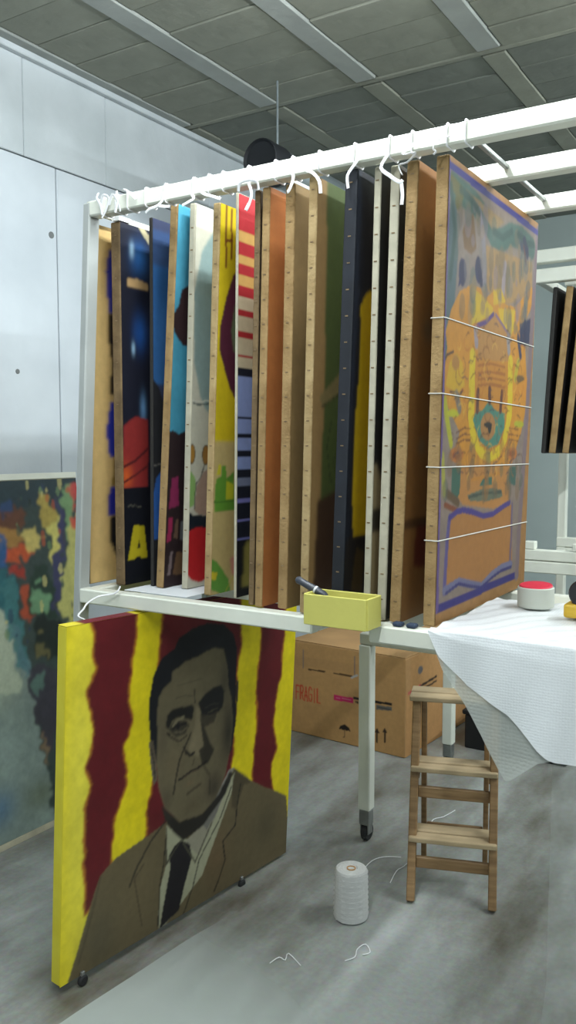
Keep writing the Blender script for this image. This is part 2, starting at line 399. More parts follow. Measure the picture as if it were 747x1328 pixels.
A = art(.53, (28, 30, 46), 150, 300, h=1083)
A.poly([(50.4,1105),(64,1112),(125,1064),(125,1036)], (190,178,138)).glow((82,986), 45, 60, (46,104,172), .95).glow((48.4,1005), 12, 26, (170,206,232), .9)
A.poly([(26.7,920),(70.6,925),(119,916),(119,898),(63.2,896),(26.2,895)], (208,170,118), soft=2).glow((81.3,765), 34, 62, (40,96,176), .9).glow((49.5,715), 9, 22, (170,210,240), .9).glow((91,536), 16, 50, (120,170,220), .8)
A.poly([(1.3,482),(55.8,511),(112,503),(108,293),(-2.6,293)], (160,52,50), soft=2).glow((11.5,329), 30, 42, (230,104,44), .95).stroke([(-1.3,358),(49.8,375),(110,413)], 8, (90,30,34)).stroke([(-2.2,311),(52.4,333),(109,360)], 7, (100,34,36))
A.poly([(-19.1,296),(119,295),(113,-43.4),(-25.8,-22.9)], (16,19,30)).stroke([(16.4,236),(26.7,244),(36.8,237),(47.2,241),(57.5,236),(74.9,235)], 3, (120,118,104), .8)
Q = lambda *p: p
A.poly([(13.1,73.4),(40.8,179),(87.9,175),(102,73),(75.4,73.5),(68.5,81.5),(54.5,81.9),(44,74.7)], (206,188,36)).poly([(55,107),(65,135),(69,106)], (30,28,30))
space = stored('painting', -1.816, -1.815, .036, 1.895, .53, 1.083, M['tandark'], A, 'dark space painting with a blue glow and a yellow letter A near its foot')

MB().prism([(-.006, 0), (.022, .0), (.024, .012), (-.004, .015)], .05, Matrix.Translation((0, -.006, 1.084)) @ Matrix.Rotation(PI / 2, 4, 'X') @ Matrix.Translation((0, 0, -.05))).build('foam_corner', M['cotton'], space)
A = art(.60, (62, 70, 100), 150, 300, h=1090)
A.band(*(1056,894), (58,88,136), .8, 4).band(*(955,603), (52,108,170), .9, 5).poly([(-3.3,623),(20.7,602),(45.1,557),(110,607),(109,-41.3),(-14,-23.1)], (42,42,46)).poly([(-1.8,279),(12.4,325),(33.6,343),(32.8,160),(18.5,138),(-2.6,140)], (52,104,184))
A.stroke([(-1.3,362),(40.8,369)], 3, (130,126,120))
stored('painting', -1.712, -1.700, .012, 1.935, .60, 1.090, M['darkedge'], A, 'thin black-edged painting of slate and blue, third from the left in the rack', tacks=False)

A = art(.58, (78, 160, 188), 150, 300, h=1112)
A.mottle(90, .15, 4).poly([(-10.5,794),(18.4,829),(29.4,874),(77.2,903),(90.2,712),(39.4,719),(2.4,752)], (58,38,40)).poly([(-51.4,459),(16.5,468),(41.9,457),(106,477),(141,-39.4),(-41.5,-12.1)], (50,36,38))
A.poly([(9.7,236),(18.2,327),(46.3,331),(55.5,243)], (150,48,92)).poly([(5.4,133),(11.4,208),(29,209),(26,142)], (170,46,90)).poly([(36.4,146),(43.7,201),(58.2,200),(54.5,144)], (120,92,74)).poly([(65.8,138),(69.5,195),(95.4,193),(99.2,135)], (112,116,116)).poly([(14.7,35.9),(24.7,105),(35.5,104),(29,34)], (140,122,122)).poly([(39.7,35),(53.6,102),(94.2,97.6),(98.8,27.4)], (120,90,64))
stored('painting', -1.678, -1.608, .028, 1.92, .58, 1.112, M['tan'], A, 'pale linen edged painting of turquoise sky over dark brown with magenta lettering')

A = art(.58, (212, 210, 192), 150, 300, h=1112)
A.poly([(30,983),(92.8,1059),(124,500),(62.2,532),(38.8,565),(6.3,663),(-0.9,859)], (146,170,168), soft=3).stroke([(3.3,548),(28.7,542),(107,550)], 5, (84,98,98)).stroke([(-0.4,552),(28.4,551),(106,559)], 4, (226,226,214))
A.ell((5.2,398), 15, 30, (74,66,50)).ell((5.2,398), 12, 26, (184,136,60)).ell((71.3,395), 18, 30, (84,66,44)).ell((71.3,395), 15, 27, (170,122,58))
A.poly([(-17.7,342),(3.5,346),(26,323),(21.5,248),(-14,234)], (150,192,112)).poly([(22.1,231),(30.4,304),(62.1,345),(122,371),(129,210),(44.7,216)], (180,152,134)).stroke([(65.1,363),(47.9,327),(26.5,309),(21.9,236)], 4, (50,46,40))
A.poly([(-14.1,238),(15.3,218),(136,210),(139,157),(-11.7,170)], (22,32,44)).poly([(-11.7,170),(35,180),(138,172),(144,24),(52.4,12.3),(15.1,24.4),(-14.9,56)], (204,36,42), soft=1)
stored('painting', -1.600, -1.557, .022, 1.945, .58, 1.112, M['cream'], A, 'cream edged painting of a pale figure with ochre eyes and a bright red foot')

A = art(.60, (222, 196, 30), 150, 300, h=1082)
for s in ([(25.2,1086),(29.3,914)], [(50.9,1071),(53.3,941)], [(29.7,984),(54.7,989)], [(78.4,1107),(87.1,926)]): A.stroke(s, 8, (116,48,32))
A.poly([(98.2,928),(66.2,899),(36.4,836),(11.5,753),(11,684),(38.5,629),(62.4,585),(85.9,559),(117,551)], (92,38,58)).poly([(101,871),(74.2,807),(62.5,742),(76,690),(110,678)], (106,118,84), soft=2)
A.band(*(435,-24.1), (206,182,122), 1, 4)
A.poly([(5.2,235),(8.4,328),(33.3,336),(35.6,366),(53.9,366),(59.2,330),(92.1,347),(105,235)], (104,158,54)).poly([(11.4,341),(20.9,371),(31.8,370),(29.5,340)], (216,206,44)).poly([(58.3,269),(59.6,322),(93.8,311),(95.9,267)], (206,206,48)).stroke([(3.9,265),(99.9,262)], 4, (70,120,44))
A.poly([(-0.1,104),(21.9,94.6),(79.9,38.1),(93.3,-4.8),(40.6,-1.5),(-7.3,18.8)], (104,160,64)).poly([(84.8,96.4),(138,109),(142,25.2),(94.6,49.8)], (214,146,126), soft=2).poly([(-9.3,67.5),(26.8,63),(20.5,41.5),(-8.4,45.4)], (220,200,50)).stroke([(66.6,-0.9),(103,39.6)], 3, (200,190,60))
stored('painting', -1.475, -1.432, .024, 1.892, .60, 1.082, M['tanlight'], A, 'yellow painting with a maroon oval, a letter H at the top and a green cactus')

A = art(.58, (206, 188, 150), 60, h=1100)
R_, O_, W_, N_, B_ = (178,44,50), (206,164,92), (212,196,164), (24,28,44), (146,162,214)
for y0, y1, c in ((1138,999,R_),(999,972,O_),(972,937,R_),(937,916,O_),(916,887,R_),(887,854,O_),(854,829,R_),(829,792,W_),(792,775,R_),(775,731,W_),(731,716,R_),(716,672,W_),(672,664,R_),(664,637,W_),(637,609,N_),(609,556,B_),(556,552,N_),(552,503,B_),(503,497,N_),(497,456,B_),(456,443,N_),(443,411,B_),(411,390,N_),(390,358,B_),(358,332,N_),(332,310,(124,132,160)),(310,278,N_),(278,261,(130,130,200)),(261,219,N_),(219,211,(130,130,200)),(211,165,N_),(165,158,(120,124,190)),(158,-39.2,(20,22,28))):
    A.band(y0, y1, c, 1, 0)
A.poly([(25.9,29.1),(39.6,148),(85.3,165),(87.3,20.5)], (150,140,70))
stored('painting', -1.376, -1.362, .008, 1.90, .58, 1.100, M['cream'], A, 'striped painting, red and cream bands above, blue and black bands below', tacks=False)

A = art(.62, (70, 56, 40)).mottle(50, .2, 8)
stored('painting', -1.283, -1.257, .017, 1.837, .62, PH / 1000, M['tandark'], A, 'thin dark brown painting pressed against the left side of the orange-brown one')
A = art(.64, (196, 122, 66)).mottle(80, .12, 5)
stored('painting', -1.255, -1.226, .023, 1.826, .64, PH / 1000, M['tan'], A, 'plain orange-brown painting right beside the thin dark one, mid rack')
A = art(.62, (160, 132, 88)).mottle(80, .15, 6); A.glow((120, 300), 90, 500, (96,84,50), .7)
stored('painting', -1.190, -1.164, .028, 1.837, .62, PH / 1000, M['tan'], A, 'dull olive tan painting between the orange-brown one and the green one')

A = art(.64, (92, 108, 58), 110)
A.poly([(-61.7,1079),(43.5,1107),(55.3,573),(41.3,-17.2),(-35.5,-4)], (178,142,92), soft=2).poly([(29.7,543),(154,623),(158,570),(46.4,519)], (150,134,88)).stroke([(46.4,519),(92.9,540),(158,564)], 4, (44,50,32)).stroke([(95.7,487),(75.1,418),(95.4,338),(147,296)], 3, (50,58,36)).stroke([(132,418),(110,378),(137,337)], 3, (50,58,36)).poly([(34.7,282),(172,315),(192,-43.2),(17.8,-13.2)], (78,54,38), soft=3)
stored('painting', -1.112, -1.085, .024, 1.819, .64, PH / 1000, M['tanlight'], A, 'moss green painting with an olive drawing, left of the navy edged one')

A = art(.66, (30, 34, 46), 110)
A.poly([(34.7,762),(64.8,794),(165,828),(224,192),(39.2,193),(26.4,305),(27.9,493),(41.7,625)], (226,188,28)).poly([(37,62.9),(57.7,168),(101,153),(102,43.6)], (140,110,52)).poly([(6.7,196),(224,188),(245,-41.5),(-18.7,4)], (44,36,30), .7, 2)
A.poly([(16.3,1087),(24.5,788),(-18.7,4),(-57.7,10.7),(-77.1,1062)], (42,50,68), soft=2)
stored('painting', -1.022, -.985, .034, 1.819, .66, PH / 1000, M['navyedge'], A, 'dark navy edged painting with a deep yellow field behind the yellow tray')

A = art(.62, (36, 36, 36), 80)
A.poly([(-20.7,363),(11.3,381),(67.6,304),(88,-10.6),(-24.6,8.8)], (170,150,112), soft=2).band(*(267,210), (30,30,32), .9, 2)
stored('painting', -.941, -.918, .018, 1.838, .62, PH / 1000, M['cream'], A, 'black painting with a whitish edge, just right of the navy edged one')
A = art(.62, (66, 62, 54), 60).mottle(60, .2, 11)
stored('painting', -.908, -.880, .024, 1.846, .62, PH / 1000, M['cream'], A, 'painting showing only a cream white edge and dark grey face, third from the right end')
A = art(.66, (170, 120, 66), 90)
A.glow((420, 400), 330, 800, (72,46,28), .9).glow((90, 700), 45, 40, (116,104,80), .6).poly([(69.1,227),(242,234),(258,104),(60.8,127)], (112,34,28), .9, 2).glow((80, 420), 30, 26, (130,124,100), .5).band(*(248,226), (52,30,24), .7, 2)
stored('painting', -.870, -.835, .029, 1.838, .66, PH / 1000, M['tan'], A, 'warm brown painting with a dark red patch, behind the ornate banner painting')

# the ornate banner painting at the near end of the row
A = Art(696, PH - 4, 230, 356, (192, 146, 88))
A.mottle(70, .08, 2)
A.poly([(-1,1055),(697,1048),(626,49.1),(8.8,46.7)], (164,146,134), soft=2)
A.poly([(11.2,969),(45.1,1015),(68.5,865),(53.6,704),(11.8,524),(-19.3,729)], (98,120,124), soft=4)
for q in ([(26.4,1010),(95.1,1007),(163,1005),(224,990),(271,974),(309,957)], [(309,957),(370,956),(444,987),(539,998),(643,989)]): A.stroke(q, 62, (88,122,110), soft=4)
A.stroke([(16.6,1015),(75.3,1005),(57.9,980)], 34, (122,118,58), soft=3)
A.poly([(98.9,1020),(396,1009),(308,967),(212,999)], (178,150,106), soft=3)
A.poly([(93,922),(120,963),(160,976),(189,902),(154,880),(107,886)], (146,112,66), soft=2)
A.stroke([(202,991),(228,950),(244,907),(253,823)], 24, (170,160,176), soft=3)
for q in ((102,830), (210,854)): A.ell(q, 26, 32, (44,42,98), soft=2)
A.poly([(75.1,792),(99.5,853),(127,829),(104,807)], (46,44,104), soft=1).ell((570,979), 40, 18, (48,44,92), soft=2)
A.poly([(254,922),(437,933),(649,951),(661,865),(390,785),(277,816)], (188,152,98), soft=3).stroke([(409,898),(398,826)], 30, (178,162,164), soft=3).stroke([(569,983),(590,936)], 16, (126,74,52), soft=2)
# the orange field
A.poly([(36.5,733),(85.9,783),(166,813),(232,812),(257,790),(324,819),(398,826),(421,799),(508,805),(658,883),(680,842),(598,769),(658,553),(609,462),(558,407),(534,374),(409,351),(279,354),(144,373),(81.9,385),(116,455),(16.5,525),(5.9,594),(20.1,648),(7.9,681)], (222,160,48), soft=1)
A.mottle(24, .10, 12)
A.poly([(172,807),(268,791),(329,776),(229,729),(170,718)], (228,194,36), soft=1).poly([(365,781),(509,797),(502,741),(464,712),(395,745)], (228,194,36), soft=1).poly([(324,823),(384,836),(427,806),(328,784)], (226,190,40), soft=1)
A.poly([(37.3,614),(79.1,639),(121,621),(142,567),(87.5,546),(18.2,560)], (226,190,40), .8, 2).ell((76.1,617), 24, 18, (196,146,72), soft=2)
A.stroke([(169,722),(195,736),(331,763)], 16, (226,196,60), .8, 1)
A.poly([(207,723),(342,768),(463,720),(472,654),(345,636),(226,645)], (202,152,84), soft=1).stroke([(213,719),(274,734),(331,763)], 12, (112,84,146)).stroke([(349,763),(408,743),(470,721)], 9, (150,120,150))
A.stroke([(203,707),(212,674)], 26, (178,164,168), soft=2).stroke([(458,711),(468,681)], 26, (176,166,164), soft=2)
A.stroke([(188,642),(190,570),(192,494),(213,445),(273,410),(334,398),(408,410),(463,448),(496,512),(493,588),(486,651)], 40, (232,206,34), soft=1)
A.poly([(210,638),(459,649),(471,492),(432,428),(346,406),(261,422),(216,476)], (214,152,52), soft=1)
A.poly([(204,485),(218,503),(274,513),(319,538),(371,516),(455,511),(454,469),(406,426),(327,414),(259,434)], (92,150,132), soft=1).ell((320,472), 58, 36, (190,142,84), soft=1).ell((320,476), 32, 7, (52,44,32), soft=1).ell((333,468), 14, 14, (44,36,28), soft=1)
for q in ([(235,558),(234,511)], [(322,568),(325,538)], [(423,564),(415,518)]): A.stroke(q, 22, (112,62,42), soft=1)
A.stroke([(229,622), (321,634), (440,635)], 7, (172,108,36), .7, 1)
A.stroke([(231,603), (323,614), (443,615)], 7, (172,108,36), .7, 1)
A.stroke([(232,588), (325,598), (445,598)], 7, (172,108,36), .7, 1)
A.stroke([(234,573), (326,582), (447,581)], 7, (172,108,36), .7, 1)
A.stroke([(95.9,453), (146,465), (189,464)], 5, (120,72,34), .8, 1); A.stroke([(494,471), (579,469)], 5, (130,80,40), .7, 1)
A.stroke([(97.2,438), (148,450), (191,449)], 5, (120,72,34), .8, 1); A.stroke([(496,454), (581,451)], 5, (130,80,40), .7, 1)
A.stroke([(98.4,426), (149,437), (192,435)], 5, (120,72,34), .8, 1); A.stroke([(498,439), (583,436)], 5, (130,80,40), .7, 1)
A.stroke([(-0.2,611),(21.6,630),(59.2,641)], 6, (90,60,40)).stroke([(48,547),(108,543),(127,555)], 8, (110,70,60))
A.poly([(555,764),(670,796),(673,720),(563,705)], (46,50,92), soft=2).stroke([(546,725),(574,676)], 22, (60,60,96), soft=2)
A.stroke([(16.5,525),(34.4,481),(63.3,427)], 24, (198,196,52), soft=2).ell((71.9,498), 40, 9, (206,204,40), soft=1).ell((584,484), 46, 10, (196,196,50), soft=2).stroke([(555,657),(532,612)], 26, (206,190,56), soft=2).stroke([(87.8,542),(111,510)], 26, (150,138,124), soft=2)
A.ell((582,611), 40, 12, (134,104,58), soft=2).poly([(535,591),(649,620),(642,553),(541,544)], (226,160,50), soft=1)
for q in ((101,400), (531,400)): A.ell(q, 46, 18, (206,134,60), soft=1).ell(q, 26, 9, (168,96,40), soft=1)
A.poly([(103,378),(521,366),(519,265),(388,252),(154,276),(98.9,307)], (206,150,82), soft=2)
A.poly([(73.2,371),(134,369),(130,306),(101,285),(73.8,308)], (84,122,104), soft=1).poly([(514,362),(578,365),(571,307),(513,318)], (80,116,104), soft=1)
A.stroke([(49.1,309),(121,283)], 22, (122,96,64), soft=2).stroke([(36.9,283),(113,265)], 14, (156,92,52), soft=1)
A.poly([(282,328),(304,342),(365,346),(368,319),(271,319)], (76,126,110), soft=1).poly([(183,299),(216,302),(296,310),(382,308),(447,301),(463,281),(323,276),(207,283)], (128,132,110), soft=1)
A.stroke([(195,293),(291,298),(448,295)], 8, (86,96,84)).stroke([(213,337),(316,341),(455,350)], 9, (216,152,50), .8)
A.stroke([(12.7,400),(29.8,310)], 20, (198,196,70), .8, 2)
# ribbon panel
A.poly([(64,250),(113,261),(155,264),(227,254),(303,239),(389,239),(486,256),(549,255),(570,83.3),(473,81.6),(395,71.9),(311,51.8),(216,73),(139,91.4),(49.7,73.6)], (196,142,80), soft=1)
A.stroke([(49.7,73.6),(58.6,199),(69,250)], 20, (116,104,160), soft=2).stroke([(69,250),(113,261),(155,264),(227,254),(303,239),(389,239),(486,256),(527,261)], 15, (92,76,152), soft=1).stroke([(549,255),(553,164),(549,81.3)], 16, (130,112,140), soft=2).stroke([(563,81.8),(473,81.6),(395,71.9),(311,51.8),(217,71),(145,86.7),(49.4,77.4)], 20, (138,136,168), soft=1).stroke([(564,72.7),(474,72.7),(396,63.3),(311,47.6),(217,65),(145,80.9),(59.9,68.4)], 8, (74,66,134), soft=1)
# border
A.stroke([(-0.4,1049),(714,1043)], 16, (66,58,150)).stroke([(9.4,39.2),(627,42.1)], 21, (66,54,140))
A.stroke([(-5.3,1052),(-3.9,766),(-2.2,524),(-3.3,312),(4.7,40)], 24, (128,100,156), soft=1).stroke([(697,1048),(673,778),(655,463),(625,169),(619,43.1)], 36, (152,132,136), soft=3)
for k in range(90):      # scrollwork in brown line over the orange field
    R2 = np.random.RandomState(300 + k); cx, cy = 60 + R2.rand() * 560, 330 + R2.rand() * 400; r0 = 10 + R2.rand() * 20; a0 = R2.rand() * 6.28
    A.stroke([(cx + r0 * math.cos(a0 + t * .6), cy + r0 * .9 * math.sin(a0 + t * .6)) for t in range(6)], 4.5, ((150,98,40),(196,120,40),(240,200,90),(120,84,60))[k % 4], .55, 1)
A.dabs(70, (40, 640, 740, 1010), ((150,142,136),(110,124,112),(176,150,110),(134,120,96),(156,140,150),(92,104,110)), 10, 26, 77, .5, 2.4)
A.dabs(40, (30, 650, 290, 420), ((150,120,84),(128,110,84),(180,130,70),(110,118,100)), 8, 20, 78, .5, 2)
A.stroke([(-0.4,1049),(714,1043)], 16, (66,58,150))
for q in ([(12.6,1007),(44.7,912),(25.5,805)], [(74.6,1012),(146,1008),(202,989)], [(308,967),(382,966),(456,998)], [(510,1001),(597,993),(657,1001)]): A.stroke(q, 20, (52,92,84), .8, 3)
for q in ([(95.4,843),(103,814)], [(203,871),(230,827)], [(568,996),(601,964)], [(605,770),(605,718)]): A.stroke(q, 26, (34,32,84), .85, 2)
for k in range(60):
    R2 = np.random.RandomState(900 + k); x, y = 70 + R2.rand() * 540, 320 + R2.rand() * 430; l = 12 + R2.rand() * 26; a0 = -.3 + R2.rand() * .9
    A.stroke([(x, y), (x + l * .5, y + l * .5 * math.sin(a0) + 4), (x + l, y + l * math.sin(a0))], 4, ((104,66,30),(128,84,34),(90,70,90))[k % 3], .7, 1)
A.c = A.c ** 1.2 * .66
banner = stored('painting', -.784, -.764, .030, 1.84, .70, PH / 1000, M['tan'], A, 'ornate orange, yellow and purple banner painting facing outward at the right end of the row')
for i, (a, b) in enumerate(([(-31.6,714),(762,716)], [(-35.8,543),(707,537)], [(-22.2,374),(652,370)], [(-8.4,203),(622,196)])):
    MB().tube([(-.0165, -.0015, a[1]/1000), (.0165, -.0015, a[1]/1000), (.0178, .004, a[1]/1000), (.0178, .695, b[1]/1000)], .0015, 6, smooth=0).build('wrapping_cord', M['plasticstr'], banner)

# ------------------------------------------------------------------ portrait canvas on the floor
PT = tag(empty('portrait_painting', (-1.6982, 1.5310, .0311)), 'large portrait of a man in a brown suit on yellow and maroon stripes', 'painting')
PT.rotation_mode = 'XYZ'
PT.rotation_euler = (Matrix.Rotation(-.0875, 3, 'Z') @ Matrix.Rotation(.0405, 3, 'Y') @ Matrix.Rotation(-.0174, 3, 'X')).to_euler()
PW, PHT, PTH = 1015, 998, .040
A = Art(PW, PHT, 270, 265, (224, 204, 22))
A.mottle(220, .10, 21)
A.glow((60, 500), 90, 700, (232, 222, 90), .6)
MAR = (96, 22, 28); RIM = (150, 30, 30)
S1 = [(53,1024),(74.4,1002),(93.8,968),(92.7,915),(113,870),(94.8,841),(77.2,807),(95,742),(96.2,701),(94.8,658),(80.5,596),(90.5,526),(73.1,479),(73.3,422),(79.2,353),(75.9,279),(77.1,234),(86.9,174),(180,237),(178,288),(168,345),(180,418),(203,456),(214,500),(222,546),(209,584),(202,622),(221,658),(237,690),(223,754),(227,805),(234,858),(241,924),(244,999),(242,1057),(56.6,1080)]
S2 = [(342,1045),(345,976),(340,870),(348,601),(328,460),(309,385),(317,340),(303,295),(396,223),(513,204),(680,408),(692,542),(696,666),(692,745),(707,820),(706,911),(699,1027)]
S3 = [(818,987),(826,858),(818,785),(814,721),(807,661),(817,534),(806,444),(808,351),(825,282),(922,251),(899,368),(928,419),(912,468),(903,538),(912,596),(937,677),(940,763),(949,833),(946,999)]
U0 = A.U.copy(); A.U = A.U + 15 * (A.field(46, 51) - .5) + 7 * (A.field(17, 52) - .5)
for s_ in (S1, S2, S3): A.stroke(s_, 14, RIM, .8, 2, True).poly(s_, MAR, soft=2)
A.U = U0; A.mottle(70, .14, 53)
JK = [(7.9,-45.5),(57.3,74.9),(87.4,155),(113,219),(136,266),(189,295),(248,306),(324,318),(391,333),(689,379),(699,413),(736,383),(792,342),(858,300),(939,257),(1001,220),(1016,133),(1023,-31.2),(7.9,-45.5)]
A.poly(JK, (124, 110, 80), soft=1)
A.glow((283,171), 90, 120, (132,116,84), .6).glow((626,136), 70, 110, (136,108,76), .55).glow((889,149), 80, 90, (98,90,66), .7).glow((139,70), 70, 120, (104,96,74), .7)
DK = (40, 36, 32)
# shirt, tie
A.poly([(391,323),(397,198),(373,134),(368,24.9),(373,-14.5),(561,95.3),(692,325),(708,400),(616,323),(493,237)], (196,194,162), soft=1)
A.poly([(673,400),(696,403),(604,254),(543,167),(476,238),(552,272)], (178,172,150), soft=1).poly([(676,414),(703,412),(618,280),(575,243),(552,272)], (140,136,128), soft=1)
A.poly([(431,245),(462,248),(497,225),(510,174),(482,101),(458,22.5),(375,-3.4),(386,54),(414,179),(406,220)], (38,34,38), soft=1)
A.stroke([(392,311),(394,195),(419,219),(458,250)], 6, (90,86,70)).stroke([(469,236),(526,153),(556,198),(600,260)], 6, (96,92,74))
A.stroke([(384,335),(325,294),(269,229),(246,186)], 8, DK, .8).stroke([(390,280),(384,199),(370,135),(368,12.3)], 5, DK).stroke([(691,352),(642,262),(544,154),(519,73.6),(480,0.2)], 5, DK)
A.stroke([(739,347),(726,287),(719,208),(658,174),(673,104),(645,48),(624,16.6)], 6, DK).stroke([(302,235),(264,203),(285,110),(300,43.2)], 5, (70,62,46), .7)
A.poly([(699,413),(761,373),(796,335),(755,337),(719,262),(695,281)], (66,58,44), .6, 2)
A.stroke([(136,264),(104,155),(63.6,38.1)], 7, (76,70,54), .6, 2)
# head
HAIR = [(313,611),(304,683),(305,741),(318,805),(350,850),(404,871),(419,899),(479,920),(544,927),(622,911),(673,872),(691,823),(693,719),(702,573),(684,481),(629,423),(432,457),(352,505),(330,559)]
A.poly(HAIR, (28, 29, 36), soft=1)
FACE = [(341,615),(338,686),(342,732),(360,756),(392,771),(397,803),(423,808),(449,822),(504,826),(545,836),(581,842),(626,829),(648,766),(656,701),(674,658),(686,577),(679,492),(657,402),(615,336),(551,303),(445,314),(383,380),(354,452),(341,532)]
SK = (130, 118, 90)
A.poly(FACE, SK, soft=2)
A.poly([(366,395),(445,314),(551,303),(630,345),(680,408),(700,397),(661,335),(553,262),(465,245),(419,294),(384,340)], (46, 42, 36), soft=2)
A.poly([(307,608),(325,607),(340,544),(346,483),(331,464),(316,539)], (104,92,76), soft=1).stroke([(317,586),(331,535),(336,486)], 5, (50,44,38))
A.poly([(694,711),(709,710),(708,663),(701,587)], (50,46,40), soft=1)
FM = Art.blur(A.inside(FACE).astype(float), 2)[..., None]; before = A.c.copy()
A.glow((493,765), 70, 70, (146,132,102), .7).glow((639,730), 34, 90, (84,78,62), .75).glow((665,543), 40, 110, (56,50,42), .85).glow((367,596), 26, 90, (112,100,80), .6)
A.glow((413,511), 40, 60, (138,122,92), .7).glow((506,346), 60, 36, (112,100,74), .7).glow((605,378), 44, 60, (66,58,48), .75).glow((385,398), 30, 60, (92,84,66), .6)
A.c = before * (1 - FM) + A.c * FM
# brows and eyes
A.poly([(375,637),(380,669),(402,683),(442,681),(490,677),(498,666),(489,628),(458,641),(430,652),(404,649),(388,624)], (36,34,32), soft=2)
A.poly([(385,625),(411,643),(458,636),(479,616),(460,591),(419,592)], (74,66,54), soft=2).stroke([(405,630),(424,644),(450,647)], 9, (150,138,108), soft=1).stroke([(405,622),(431,628),(462,625)], 7, (34,32,30)).ell((428,624), 10, 8, (30,28,28)).stroke([(399,597),(434,574),(467,584)], 6, (78,70,56)).stroke([(382,614),(393,604)], 7, (52,46,40)).stroke([(412,608),(446,602),(469,611)], 5, (120,110,86))
A.poly([(514,676),(545,699),(581,712),(621,713),(638,689),(633,639),(611,624),(571,623),(535,627)], (36,35,36), soft=2).poly([(523,640),(571,623),(607,630),(594,597),(544,590)], (70,62,50), .9, 2).stroke([(548,654),(583,658),(613,654)], 4, (70,66,58)).stroke([(563,635),(607,640)], 5, (90,82,64))
# nose, mouth, creases
A.poly([(504,669),(522,660),(537,586),(561,524),(520,501),(476,533),(488,569),(504,610)], (150,136,106), soft=2).poly([(523,640),(543,600),(575,536),(599,504),(571,466),(542,469),(525,524),(547,528)], (48,43,36), .9, 2)
A.stroke([(466,533),(487,515),(505,520)], 9, (32,29,26), soft=1).stroke([(455,553),(470,525)], 6, (70,62,50)).glow((500,546), 14, 16, (164,148,116), .7)
A.stroke([(487,589),(462,551),(440,516),(428,470),(417,412)], 7, (50,44,36), .9, 1).stroke([(439,450),(466,456),(493,463),(528,465),(560,474)], 8, (28,25,24), soft=1).stroke([(452,453),(500,459),(543,461)], 5, (112,92,74), .5)
A.stroke([(479,393),(503,400),(538,407)], 8, (64,56,44), .8, 2).glow((488,425), 24, 12, (140,118,88), .6).stroke([(495,725),(500,680)], 6, (70,62,50), .8, 1).stroke([(414,716),(454,715),(496,703)], 4, (98,88,68), .7).stroke([(419,751),(469,753),(528,753)], 4, (104,94,72), .6)
A.stroke([(505,500),(499,481)], 5, (78,68,54), .7, 1).stroke([(542,474),(581,424),(584,359)], 6, (56,50,40), .7, 2)
fg = Art.blur(np.maximum(A.inside(JK), np.maximum(A.inside(HAIR), A.inside(FACE))).astype(float), 2)[..., None]
A.c = A.c * (1 - .36 * fg); A.mottle(30, .06, 54)
MB().box(-PTH, -.0012, 0, PW/1000, 0, PHT/1000, .004).build('stretcher_edge', M['yellowedge'], PT)
A.build('canvas', M['paint'], PT, (0, 0, 0))
B = Art(PW, 38, 120, 5, (224, 208, 60))
for u0, u1 in ((53, 243), (343, 700), (818, 947)): B.put((B.U > u0) & (B.U < u1), (112, 34, 44))
B.build('canvas_fold', M['paint'], PT, (-.0385, 0, PHT/1000 + .0008), (0, 1, 0), (1, 0, 0), 'top edge of the canvas where the maroon stripes wrap over')
for yy, hh in ((.075, .033), (.76, .020)):
    f = MB().lathe([(.004, 0), (.012, 0), (.0155, .003), (.0155, .011), (.012, .014), (.004, .014)], 18, (-.002, yy, -.0135), (.02, yy, -.0135)).build('caster_wheel', M['rubber'], PT, True)
    MB().bar((.005, yy, -.0135), (.003, yy, .012), .012, .008, .001).build('caster_fork', M['steel'], f)

# string tied from the rack down to the portrait
s_ = MB().tube([(-1.70, 1.792, 1.098), (-1.703, 1.785, 1.085), (-1.72, 1.78, 1.075), (-1.755, 1.76, 1.068), (-1.775, 1.735, 1.05), (-1.77, 1.715, 1.037), (-1.735, 1.66, 1.0303), (-1.69, 1.64, 1.0290)], .0028, 8, .7).build('white_string', M['cotton'], None, True)
tag(s_, 'white string from the left shelf rail down to the top of the suited portrait', 'string')

# ------------------------------------------------------------------ abstract landscape leaning on the left wall
lean = math.atan2(.145, 1.395)
LP = tag(empty('landscape_painting', (-2.52, 1.25, 0), (0, -lean, 0)), 'abstract dark green and blue landscape canvas leaning on the left concrete wall', 'painting')
LW, LH = 1300, 1400
MB().box(-.035, -.0012, 0, LW/1000, .0, LH/1000, .003).build('stretcher_edge', M['cream'], LP)
A = Art(LW - 4, LH - 50, 270, 270, (134, 150, 146))
A.mottle(160, .2, 31)
A.glow((766,131), 90, 80, (86,118,150), .8).glow((873,745), 100, 70, (190,196,174), .8).glow((815,552), 120, 90, (150,162,148), .7).glow((967,118), 120, 70, (108,118,98), .7)
U0, V0 = A.U.copy(), A.V.copy()
A.U = A.U + 46 * (A.field(60, 61) - .5) + 30 * (A.field(20, 62) - .5); A.V = A.V + 70 * (A.field(70, 63) - .5) + 44 * (A.field(22, 64) - .5)
